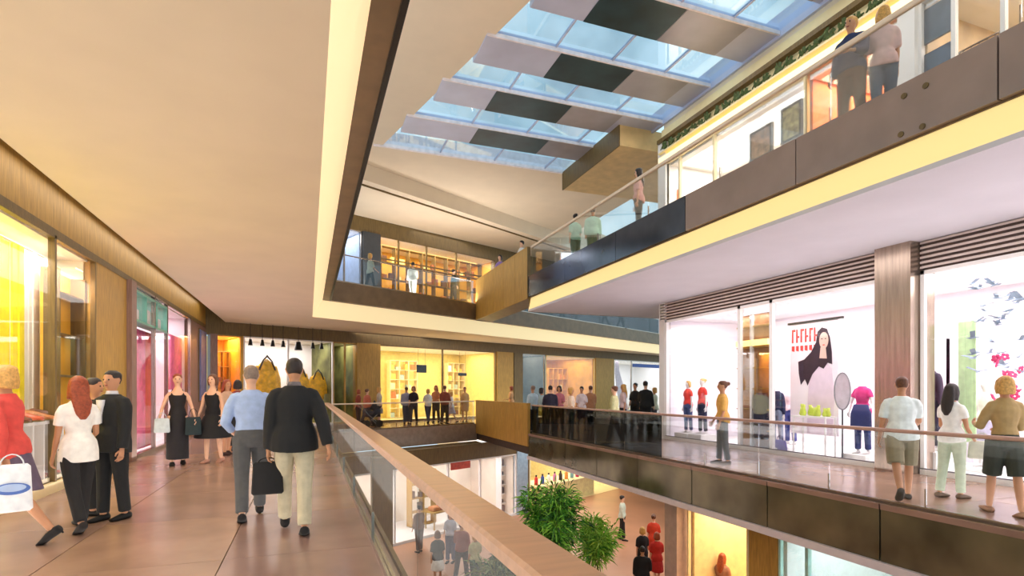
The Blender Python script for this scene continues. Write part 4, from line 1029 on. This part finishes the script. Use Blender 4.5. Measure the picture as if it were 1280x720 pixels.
def ell(cx, cz, rx, rz_, n=18, a0=0): return [(cx+rx*math.cos(a0+2*PI*k/n), cz+rz_*math.sin(a0+2*PI*k/n)) for k in range(n)]
# red lettering: two rows of strokes too soft to read in the photograph
M_redp = mat('poster_red', (226, 70, 64), .5)
x = .05
for k in range(6):
    flat('lettering', [(x, 2.78), (x+.05, 2.78), (x+.05, 3.12), (x, 3.12)], -.006, M_redp)
    flat('lettering', [(x, 2.58), (x+.08, 2.56), (x+.08, 2.7), (x, 2.7)], -.006, M_redp)
    if k % 2: flat('lettering', [(x+.035, 2.9), (x+.1, 2.9), (x+.1, 2.95), (x+.035, 2.95)], -.006, M_redp)
    else: flat('lettering', [(x+.035, 3.06), (x+.11, 3.06), (x+.11, 3.12), (x+.035, 3.12)], -.006, M_redp)
    x += .13
cx = W*.68
M_ph = mat('poster_hair', (50, 30, 46), .5, var=.3, scale=6); M_pf = mat('poster_face', (232, 190, 176), .5, var=.04)
flat('body', [(cx-.42, zb+.02), (cx+.28, zb+.02), (cx+.34, 1.5), (cx+.26, 2.1), (cx+.06, 2.32), (cx-.14, 2.3), (cx-.34, 2.05), (cx-.4, 1.4)], -.006, mat('poster_dress', (234, 214, 230), .5, var=.06))
flat('hair', [(cx-.66, 2.0), (cx-.6, 1.72), (cx-.48, 1.86), (cx-.4, 1.7), (cx-.26, 1.98), (cx-.08, 2.16), (cx+.05, 2.1), (cx+.16, 2.24), (cx+.28, 2.2), (cx+.27, 2.5), (cx+.22, 2.85), (cx+.14, 3.05), (cx, 3.1), (cx-.12, 3.0), (cx-.16, 2.75), (cx-.3, 2.52), (cx-.5, 2.35), (cx-.68, 2.3)], -.011, M_ph)
flat('face', ell(cx+.06, 2.78, .125, .2), -.016, M_pf)
flat('neck', [(cx-.03, 2.62), (cx+.11, 2.62), (cx+.14, 2.34), (cx-.06, 2.36)], -.014, M_pf)
for sx in (0, .1): flat('eye', ell(cx+.01+sx, 2.82, .022, .012, 8), -.021, M_ph)
flat('lips', ell(cx+.06, 2.67, .035, .014, 8), -.021, M_redp)
flat('arm', [(cx+.2, 2.2), (cx+.5, 2.9), (cx+.44, 2.95), (cx+.12, 2.3)], -.009, M_pf) if cx+.5 < W else None
# oval mirror on a stand, lime glassware table, purple bag, door bars
t = thing('oval_mirror', 'grey framed oval mirror on a slim stand right of the poster', 'mirror', P3(RIGHT, 1053, .5, .013), PI/2)
bm = bmesh.new()
for k in range(24):
    a, b = 2*PI*k/24, 2*PI*(k+1)/24
    bar(bm, (.2*math.cos(a), 0, 1.55+.42*math.sin(a)), (.2*math.cos(b), 0, 1.55+.42*math.sin(b)), .018, 6)
obj('frame', bm, cloth((150, 150, 156)), t); bm = bmesh.new()
bmesh.ops.create_cone(bm, cap_ends=True, segments=24, radius1=1, radius2=1, depth=.01)
for v in bm.verts: v.co = Vector((v.co.x*.19, v.co.z, 1.55+v.co.y*.41))
obj('mirror_glass', bm, mat('mirror_pale', (214, 208, 218), .25, .2), t); obj('stand', bar(bmesh.new(), (0, 0, .03), (0, 0, 1.14), .02), cloth((90, 92, 96)), t); obj('foot', bar(bmesh.new(), (0, 0, 0), (0, 0, .03), .2, 16), cloth((90, 92, 96)), t)
t = thing('display_table', 'long white display table in front of the poster', 'table', P3(RIGHT, 1040, .42, .013), 0)
tl = S(RIGHT, 996, .42)-S(RIGHT, 1040, .42)
obj('table_top', B(-.2, .2, 0, tl, .92, .96), M_white, t)
for a in (-.17, .14):
    for b in (.03, tl-.06): obj('leg', B(a, a+.03, b, b+.03, 0, .92), M_white, t)
M_lime = mat('lime_glass', (206, 222, 90), .2, var=.1)
v0 = None
for k in range(14):
    q = P3(RIGHT, 1040, .42, .973)+Vector((random.uniform(-.1, .1), .1+k*(tl-.2)/13, 0))
    if v0 is None:
        bm = bmesh.new(); ring_tube(bm, [((0, 0, 0), .04, .04), ((0, 0, .05), .06, .06), ((0, 0, .14), .03, .03), ((0, 0, .2), .04, .04)], 10)
        v0 = obj('vase', bm, M_lime, smooth=True); v0.location = q; tag(v0, 'first lime vase from the column end of the white display table', 'vase', 'lime vases on the display table')
    else:
        c = v0.copy(); COL.objects.link(c); c.location = q; c.scale = (1, 1, random.uniform(.7, 1.4)); c['label'] = '%s lime vase from the column end of the white display table' % nth(k)
t = thing('handbag', 'purple handbag standing on the floor beside the navy coat mannequin', 'bag', P3(RIGHT, 975, .4, .013), PI/2)
bm = bmesh.new(); ring_tube(bm, [((0, 0, 0), .2, .09), ((0, 0, .1), .22, .1), ((0, 0, .3), .17, .06)], 14); obj('bag_body', bm, cloth((84, 56, 150)), t, smooth=True)
bm = bmesh.new(); ring_tube(bm, [((.1*math.cos(PI*k/6), 0, .28+.14*math.sin(PI*k/6)), .01, .01) for k in range(7)], 6); obj('handle', bm, cloth((60, 40, 110)), t, smooth=True)
# amber niche behind the glazed door
t = thing('wall_niche', 'amber and brown lit shelving seen through the glazed door bay', 'shelf', RIGHT.p(S(RIGHT, 966, .3), .3, .013), PI/2)
Wn = S(RIGHT, 926, .3)-S(RIGHT, 966, .3)
obj('back_panel', B(0, Wn, -.05, 0, 0, 3.6), mat('bronze_panel', (176, 128, 84), .4, var=.35, scale=2), t)
for k in range(6): obj('shelf', B(0, Wn, 0, .15, .5+k*.55, .53+k*.55), M_wood, t)
obj('light_bar', B(0, Wn, .12, .18, 2.75, 2.9), emit('niche_bar', (255, 226, 140), 1.3), t)
obj('post', B(Wn*.48, Wn*.54, .1, .18, 0, 3.6), M_white, t)
obj('dark_coats', B(.05, Wn*.45, .02, .2, .3, 1.5, bev=.05), cloth((40, 40, 60)), t)

# birds and painted facade reflections in the nearest right-hand window
bm = bmesh.new()
ring_tube(bm, [((0, -.16, 0), .004, .004), ((0, -.06, .01), .03, .022), ((0, .05, 0), .034, .026), ((0, .15, .02), .006, .006)], 8)
for sd in (1, -1):
    a = [bm.verts.new(v) for v in ((0, .06, .01), (0, -.05, .01), (sd*.22, -.10, .09), (sd*.2, .02, .09))]; bm.faces.new(a)
    b = [bm.verts.new(v) for v in ((0, .06, .018), (0, -.05, .018), (sd*.22, -.10, .098), (sd*.2, .02, .098))]; bm.faces.new(b)
b0 = None
M_bird = mat('bird_grey', (140, 156, 174), .6, var=.2)
for k in range(34):
    px = random.uniform(1212, 1279); py = random.uniform(352, 468); t0 = random.uniform(.3, 1.6)
    q = P3(RIGHT, px, t0, zat(RIGHT, px, py, t0))
    if b0 is None: b0 = c = obj('paper_bird', bm, M_bird, smooth=False); tag(c, 'small blue grey paper bird hanging in the flock at the right window', 'decoration', 'paper birds in the right-hand window')
    else: c = b0.copy(); COL.objects.link(c)
    c.location = q; c.rotation_euler = (random.uniform(-.3, .3), random.uniform(-.4, .4), random.uniform(0, 6)); c.scale = (random.uniform(.4, .8),)*3
f0 = None
for k in range(16):
    px = random.uniform(1240, 1279); py = random.uniform(445, 500); t0 = random.uniform(.3, 1.2); q = P3(RIGHT, px, t0, zat(RIGHT, px, py, t0))
    if f0 is None:
        bm = bmesh.new()
        for j in range(5): a = 2*PI*j/5; ball(bm, (.045*math.cos(a), .045*math.sin(a), 0), .035, .035, .012, 6)
        f0 = c = obj('paper_flower', bm, cloth((206, 60, 110))); tag(c, 'tiny magenta paper flower hanging below the bird flock', 'decoration', 'magenta paper flowers in the right-hand window')
    else: c = f0.copy(); COL.objects.link(c)
    c.location = q; c.rotation_euler = (random.uniform(0, 3), random.uniform(0, 3), 0)
t = thing('fabric_banner', 'narrow pale green hanging banner left of the bird flock', 'banner', P3(RIGHT, 1209, .9, .6), PI/2)
bm = bmesh.new()
for k in range(5): box(bm, -.15+k*.06, -.09+k*.06, -.01+.008*(k % 2), .01+.008*(k % 2), 0, 2.3)
obj('cloth', bm, mat('pale_green', (196, 226, 176), .8), t)
for k, (a, b) in enumerate(((1152, 1173), (1184, 1200), (1201, 1217), (1274, 1300))):  # facade windows mirrored in the glass, built as dark panels behind it
    z1 = zat(RIGHT, (a+b)/2, 326 if k < 3 else 316, 2.9); s_a, s_b = S(RIGHT, b, 2.9), S(RIGHT, a, 2.9)
    t = thing('reflected_window', 'dark painted window reflection high on the back wall, %s' % ['nearest the steel column', 'second from the steel column', 'third from the steel column', 'at the right edge of the view'][k], 'picture', RIGHT.p(s_a, 2.95, z1-.5), PI/2)
    obj('sheet', B(0, s_b-s_a, .0, .03, 0, .5), mat('deep_blue', (44, 54, 84), .4, var=.4, scale=3), t)
    obj('frame', B(-.03, s_b-s_a+.03, -.02, 0, -.03, .53), M_white, t)
# sheer drape texture: tall white display panels
for k, px in enumerate((1172, 1200)):
    t = thing('partition_screen', 'tall white screen %s in the window right of the steel column' % ('nearer the column' if k == 0 else 'nearer the bird flock'), 'screen', P3(RIGHT, px, 2.2, .013), PI/2)
    obj('board', B(-.26, .26, -.02, .02, .05, 2.7), M_lav, t); obj('foot', B(-.24, .24, -.15, .15, 0, .05), M_white, t)

# ---- right-hand shops, upper level
M_gar = mat('garland_green', (76, 92, 46), .7, var=.4, scale=10)
g0 = None
y = 15.0
while y > 5.2:
    if g0 is None:
        bm = bmesh.new()
        for j in range(7):
            a = j*.9; r = bmesh.ops.create_cube(bm, size=1)
            Mx = Matrix.Translation((0, (j-3)*.035, .02*(j % 3))) @ Matrix.Rotation(a, 4, 'X') @ Matrix.Rotation(.6, 4, 'Y')
            for v in r['verts']: v.co = Mx @ Vector((v.co.x*.03, v.co.y*.16, v.co.z*.07))
        g0 = c = obj('leaf_bunch', bm, M_gar); c['category'] = 'plant'; c['group'] = 'leaf bunches along the upper cornice'; gi = 0
    else: c = g0.copy(); COL.objects.link(c)
    c['label'] = '%s dark green leaf bunch on the upper shop cornice, counted from its far end' % nth(gi); gi += 1
    c.location = (10.78, y, 9.42+random.uniform(-.03, .03)); c.rotation_euler = (random.uniform(-.6, .6), 0, random.uniform(-.3, .3)); c.scale = (1, random.uniform(.7, 1.3), random.uniform(.8, 1.5))
    y -= random.uniform(.26, .42)
struct('trim_17', B(10.7, 10.9, -3, 15.2, 9.24, 9.29), M_cream)
def pic(px, py0, py1, px1, t0, label, m, nm='picture_frame', cat='picture'):
    za, zb_ = zat(RIGHT, px, py0, t0), zat(RIGHT, px, py1, t0); sa, sb = S(RIGHT, px1, t0), S(RIGHT, px, t0)
    t = thing(nm, label, cat, RIGHT.p(sa, t0, zb_), PI/2); W_, H_ = sb-sa, za-zb_
    obj('picture', B(.05, W_-.05, -.0, .03, .05, H_-.05), m, t)
    bm = bmesh.new(); box(bm, 0, W_, -.03, .05, 0, .06); box(bm, 0, W_, -.03, .05, H_-.06, H_); box(bm, 0, .06, -.03, .05, .06, H_-.06); box(bm, W_-.06, W_, -.03, .05, .06, H_-.06)
    obj('frame', bm, M_black, t)
pic(938, 168, 205, 966, .4, 'dark framed photograph in the upper white window, the left one', mat('brown_print', (150, 110, 80), .5, var=.7, scale=6))
pic(977, 138, 182, 1003, .4, 'dark framed photograph in the upper white window, the right one', mat('olive_print', (150, 140, 90), .5, var=.7, scale=7))
t = thing('curtain', 'orange curtain in the first bay of the upper shop beside the white end wall', 'curtain', RIGHT.p(S(RIGHT, 849, .4), .4, 0), PI/2)
bm = bmesh.new(); W_ = S(RIGHT, 829, .4)-S(RIGHT, 849, .4)
for k in range(8): bar(bm, (W_*(k+.5)/8, 0, Z2+.02), (W_*(k+.5)/8, 0, 8.1), W_/8*.62, 8)
obj('cloth', bm, mat('orange_cloth', (216, 110, 34), .8, var=.15), t, smooth=True)
for k, (px, c1, c2, lab) in enumerate(((1056, (190, 60, 20), (230, 130, 30), 'burnt orange dress'), (1084, (120, 60, 30), (210, 90, 30), 'rust coat'))):
    q = P3(RIGHT, px, .8, Z2+.012); figure('headless mannequin in a %s behind the upper railing' % lab, q, RZ, 1.85, 'f', 'dummy', None, c1, .8, .9, c2, (.4, .1), None, ((.02, 0), (-.02, 0)), lod=2, cat='mannequin', name='mannequin', headless=True)
for k, (px, c1) in enumerate(((1020, (226, 224, 214)), (999, (220, 206, 150)))):
    q = P3(RIGHT, px, .7, Z2+.012); figure('headless mannequin in a %s long coat in the upper white window' % ('white' if k == 0 else 'straw coloured'), q, RZ, 1.9, 'f', 'dummy', None, c1, .8, .9, c1, (.3, .06), None, ((.02, 0), (-.02, 0)), lod=2, cat='mannequin', name='mannequin', headless=True)
for k, (px, c) in enumerate(((1204, (196, 120, 40)), (1214, (120, 76, 40)), (1224, (226, 160, 80)), (1234, (90, 60, 40)), (1244, (220, 190, 150)))):
    q = P3(RIGHT, px, .7, Z2+.6); t = thing('hanging_garment', '%s garment hanging in the upper window right of the slate panel' % ['ochre', 'dark brown', 'light orange', 'very dark', 'sand coloured'][k], 'clothes', q, PI/2)
    bm = bmesh.new(); ring_tube(bm, [((0, 0, 0), .07, .2), ((0, 0, .6), .06, .2), ((0, 0, 1.35), .05, .2), ((0, 0, 1.5), .02, .05)], 10); obj('cloth', bm, cloth(c), t, smooth=True)
    obj('hanger', bar(bmesh.new(), (0, 0, 1.5), (0, 0, 1.75), .008), M_steel, t)
t = thing('clothes_rail', 'steel clothes rail carrying the garments in the upper right window', 'rail', RIGHT.p(S(RIGHT, 1250, .7), .7, Z2), PI/2)
Wq = S(RIGHT, 1199, .7)-S(RIGHT, 1250, .7)
obj('bar', bar(bmesh.new(), (0, 0, 2.35), (Wq, 0, 2.35), .02), M_steel, t)
for x in (0, Wq): obj('post', bar(bmesh.new(), (x, 0, .02), (x, 0, 2.35), .02), M_steel, t)
t = thing('door_panel', 'slate blue panel door between white posts in the upper shop', 'door', RIGHT.p(S(RIGHT, 1190, .12), .12, Z2+.01), PI/2)
Wq = S(RIGHT, 1154, .12)-S(RIGHT, 1190, .12)
obj('leaf', B(0, Wq, -.02, .03, 0, 2.3), mat('slate_door', (84, 100, 122), .4, var=.3, scale=2), t); obj('top_light', B(0, Wq, -.02, .03, 2.5, 3.15), mat('slate_door2', (110, 124, 140), .4, var=.3, scale=2), t)
obj('handle', B(Wq-.15, Wq-.12, -.08, -.03, .9, 1.4), M_steel, t)

# ---- ceiling fixtures on the right fascia
# ------------------------------------------------------------------ lower level
t = thing('sales_counter', 'long cream sales counter glowing on the lower floor beyond the plants', 'counter', G(672, 27.5, ZL), math.radians(28))
obj('counter_top', B(0, 5.2, 0, 1.6, .95, 1.02), M_cream, t); obj('front_panel', B(.05, 5.15, .05, .1, 0, .95), mat('counter_yellow', (250, 226, 160), .5), t); obj('back_panel', B(.05, 5.15, 1.5, 1.55, 0, .95), M_cream, t)
for k in range(2): obj('side_panel', B(.05+k*5.05, .1+k*5.05, .1, 1.5, 0, .95), M_cream, t)
ct, sn = math.cos(math.radians(28)), math.sin(math.radians(28)); o0 = G(672, 27.5, ZL+1.02)
cols = [((206, 60, 70), 'red'), ((70, 90, 170), 'blue'), ((240, 240, 240), 'white'), ((190, 120, 170), 'mauve'), ((60, 50, 50), 'black'), ((230, 150, 80), 'orange'), ((120, 170, 190), 'pale blue'), ((200, 40, 110), 'crimson'), ((240, 210, 90), 'yellow')]
for k, (c, nm) in enumerate(cols):
    x, y_ = .5+k*.52, .5
    t = thing('bottle', '%s bottle standing on the lower cream counter' % nm, 'bottle', (o0.x+x*ct-y_*sn, o0.y+x*sn+y_*ct, o0.z), 0, 'bottles on the lower counter')
    bm = bmesh.new(); ring_tube(bm, [((0, 0, 0), .1, .1), ((0, 0, .3), .1, .1), ((0, 0, .42), .04, .04)], 10); obj('bottle_body', bm, cloth(c), t, smooth=True)
    obj('cap', bar(bmesh.new(), (0, 0, .42), (0, 0, .5), .045, 10), M_black, t)
def bench_display(): pass
t = thing('display_table', 'low display table with warm goods inside the lower white shop', 'table', LF.p(2.7, .5, ZL+.013), LF.rz())
obj('table_top', B(0, 1.6, 0, .7, .7, .76), M_wood, t)
for a in (.05, 1.5):
    for b in (.05, .6): obj('leg', B(a, a+.05, b, b+.05, 0, .7), M_wood, t)
for k, c in enumerate([(190, 120, 70), (206, 70, 60), (150, 110, 160)]):
    o = obj('folded_clothes', B(-.2, .2, -.2, .2, 0, .18, bev=.04), cloth(c)); o.location = LF.p(3.0+k*.45, .85, ZL+.775); o.rotation_euler = (0, 0, LF.rz())
    tag(o, '%s stack of folded clothes on the low table of the lower white shop' % ['tan', 'red', 'mauve'][k], 'clothes')
t = thing('wall_sign', 'red sign strip above the lower white shop window', 'sign', LF.p(S(LF, 563, -.03), -.05, -1.40), LF.rz())
obj('board', B(0, 1.1, -.03, .02, -.35, -.05, bev=.01), mat('sign_red', (206, 84, 70), .5, var=.2), t)
shelves('bronze shelving in the lower white shop near the dark column', LF, 515, 545, 1.6, ZL+.05, -1.9, 4, M_wood, 2, [(150, 100, 60), (206, 150, 90), (90, 60, 50)], glabel='bronze shelving on lower floor', grp='boxed goods in the lower shop')
shelves('white pillar shelf with dark goods at the right of the lower white shop', LF, 627, 637, .6, ZL+.05, -1.6, 6, M_white, 1, [(60, 50, 60), (130, 110, 110)], glabel='white pillar shelf on lower floor', grp='boxed goods on the white pillar shelf')
shelves('timber shelving with peach goods in the lower right shop', RL, 934, 872, 2.0, ZL+.05, -1.7, 5, M_wood, 3, None)

# ---- bamboo plants
def blade_plant(label, loc, H, spread, nst, nleaf, cols, seed, bushy=1.0):
    rnd = random.Random(seed)
    t = thing('bamboo_plant', label, 'plant', loc)
    bm = bmesh.new(); box(bm, -.45, .45, -.45, .45, 0, .55, bev=.03); obj('planter', bm, mat('planter_grey', (120, 110, 100), .6), t)
    obj('soil', B(-.41, .41, -.41, .41, .55, .57), mat('soil', (60, 46, 36), .9), t)
    tips = []
    for k in range(nst):
        a = rnd.uniform(0, 2*PI); r = rnd.uniform(.3, 1)*spread; h = H*rnd.uniform(.72, 1)*(1-.18*r/spread)
        p0 = Vector((rnd.uniform(-.3, .3), rnd.uniform(-.3, .3), .56)); p2 = Vector((r*math.cos(a), r*math.sin(a), h)); p1 = (p0+p2)/2+Vector((-.15*math.cos(a)*spread, -.15*math.sin(a)*spread, .12*h))
        bm = bmesh.new(); ring_tube(bm, [(p0, .016, .016), (p1, .012, .012), (p2, .004, .004)], 6); obj('stem', bm, mat('stem_green', (120, 140, 60), .6), t, smooth=True)
        tips.append((p0, p1, p2))
    vs, fs, mi = [], [], []
    for k in range(nleaf):
        p0, p1, p2 = rnd.choice(tips); u = rnd.uniform(.25, 1)**.8
        q = p0*(1-u)**2+p1*2*u*(1-u)+p2*u*u
        d = Vector((rnd.gauss(0, 1), rnd.gauss(0, 1), rnd.gauss(.35, .7))).normalized(); q = q+d*rnd.uniform(.02, .28)*bushy
        L = rnd.uniform(.16, .34); wv = d.cross(Vector((rnd.gauss(0, 1), rnd.gauss(0, 1), rnd.gauss(0, 1)))).normalized()*L*.085
        b = len(vs); mid = q+d*L*.45+Vector((0, 0, .01)); tip = q+d*L-Vector((0, 0, L*.25)); nn = d.cross(wv).normalized()*L*.05
        vs += [q, mid+wv, mid-nn, mid-wv, tip]; fs += [(b, b+1, b+2), (b, b+2, b+3), (b+1, b+4, b+2), (b+2, b+4, b+3)]
        mi += [rnd.choices(range(3), (4, 4, 2))[0]]*4
    me = bpy.data.meshes.new('foliage'); me.from_pydata(vs, [], fs); me.polygons.foreach_set('material_index', mi)
    o = obj('foliage', me, cols, t); o['kind'] = 'stuff'
G1 = [mat('leaf_mid', (74, 150, 46), .5, var=.2), mat('leaf_bright', (140, 206, 70), .5, var=.2), mat('leaf_dark', (30, 78, 34), .5, var=.2)]
G2 = [mat('leaf_yellow', (150, 200, 66), .5, var=.2), mat('leaf_lime', (176, 222, 90), .5, var=.2), G1[0]]
G3 = [mat('leaf_olive', (112, 122, 50), .6, var=.25), G1[2], mat('leaf_sage', (130, 150, 90), .6, var=.2)]
blade_plant('tall bushy bamboo plant rising from the lower floor behind the handrail', G(688, 14.6, ZL), 3.75, .85, 18, 5200, G1, 1)
blade_plant('lighter lime green bamboo plant lower down, right of the tall one', G(742, 15.6, ZL), 2.6, .6, 11, 1900, G2, 2)
blade_plant('olive green plant lower down at the left, behind the handrail', G(622, 12.6, ZL), 2.2, .85, 13, 3000, G3, 3)
